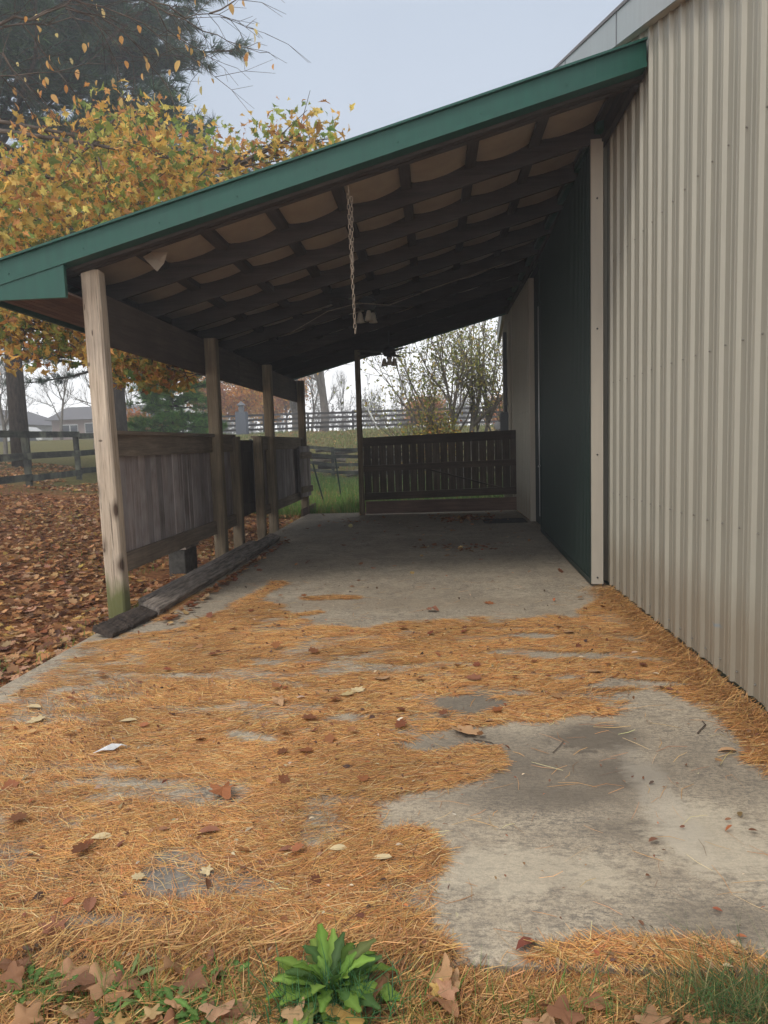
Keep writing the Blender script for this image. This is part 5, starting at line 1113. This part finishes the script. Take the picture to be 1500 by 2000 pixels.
def grass(name, label, x_, y_, hmean, wd, cols, lean=.35, zoff=0.0):
    n = len(x_); az = rng.uniform(0, 2 * np.pi, n); h_ = np.clip(rng.normal(hmean, hmean * .3, n), hmean * .3, hmean * 2); ln = np.abs(rng.normal(0, lean, n)) * h_; z_ = terr(x_, y_) + zoff; ca, sa = np.cos(az), np.sin(az); V = np.zeros((n, 5, 3)); w_ = wd * rng.uniform(.7, 1.3, n)
    for k_, (t, ww) in enumerate(((0, 1), (.55, .8))):
        cx_ = x_ + ca * ln * t * t; cy_ = y_ + sa * ln * t * t; zz = z_ + h_ * t; V[:, 2 * k_] = np.stack([cx_ - sa * w_ * ww, cy_ + ca * w_ * ww, zz], -1); V[:, 2 * k_ + 1] = np.stack([cx_ + sa * w_ * ww, cy_ - ca * w_ * ww, zz], -1)
    V[:, 4] = np.stack([x_ + ca * ln, y_ + sa * ln, z_ + h_ * .95], -1)
    T = np.array([(0, 1, 3), (0, 3, 2), (2, 3, 4)])[None] + (np.arange(n) * 5)[:, None, None]
    tag(big_mesh(name, V.reshape(-1, 3), T.reshape(-1, 3), M_blade, None, np.repeat(pick(cols, n, .2), 5, 0)), label, 'grass', kind='stuff')
gc = [(.11, .23, .045, 4), (.15, .29, .06, 3), (.23, .31, .09, 1.5), (.36, .33, .14, 1)]
n = 26000; x_ = rng.uniform(-4.8, 3, n); y_ = 14.05 + 14 * rng.random(n) ** 1.6; grass('grass', 'tall green grass between the slab and the low fence', x_, y_, .22, .005, gc, .5)
n = 34000; x_ = rng.uniform(-14, 9, n); y_ = rng.uniform(28, 45, n); kp = fbm(x_ * .5, y_ * .5, 9, 3) > .42; grass('grass', 'short patchy grass on the far rise', x_[kp], y_[kp], .14, .014, [(.17, .25, .07, 3), (.28, .30, .11, 3), (.40, .33, .16, 2)], .6)
n = 9000; x_ = -2.65 - 8 * rng.random(n) ** 1.6; y_ = rng.uniform(2.6, 16, n); kp = (fbm(x_ * 1.1, y_ * 1.1, 14, 3) > .56) | (np.abs(x_ + 2.72) < .07); grass('grass', 'green grass tufts poking through the bank leaves', x_[kp], y_[kp], .07, .0028, gc, .8)
n = 1500; P = WZ(1450, 1985, 0); x_ = P[0] + rng.normal(0, .10, n); y_ = P[1] + rng.normal(0, .05, n); grass('grass_tuft', 'fine green grass tuft in the lower right corner', x_, y_, .085, .0011, [(.07, .15, .05, 3), (.11, .19, .06, 2), (.26, .22, .10, 2)], 1.5)
n = 1500; x_ = rng.uniform(-1.3, .4, n); y_ = rng.normal(1.56, .05, n); grass('grass', 'sparse grass blades along the front verge', x_, y_, .07, .0012, gc, .8)
n = 400; x_ = Pw[0] + rng.normal(0, .09, n); y_ = Pw[1] - .05 + rng.normal(0, .04, n); grass('grass', 'grass blades growing through the large weed', x_, y_, .11, .0016, [(.06, .17, .07, 1), (.08, .2, .08, 1)], .7)
print('tris', sum(len(o.data.polygons) for o in bpy.data.objects if o.type == 'MESH'))

# ------------------------------------------------------------------ mist volume, added in place of lens glare
hz = MB().box(-120.6, 120.6, -12.6, 200.6, -1.4, 23).build('haze', bpy.data.materials.new('glare_mist')); hm = hz.data.materials[0]; hm.use_nodes = True; ht_ = hm.node_tree
ht_.nodes.remove(ht_.nodes['Principled BSDF']); pv = ht_.nodes.new('ShaderNodeVolumePrincipled'); pv.inputs['Color'].default_value = (.93, .96, 1, 1); pv.inputs['Density'].default_value = GLARE_HAZE; pv.inputs['Anisotropy'].default_value = .25
ht_.links.new(pv.outputs[0], ht_.nodes['Material Output'].inputs['Volume']); tag(hz, 'thin pale mist added in place of lens glare', kind='stuff')
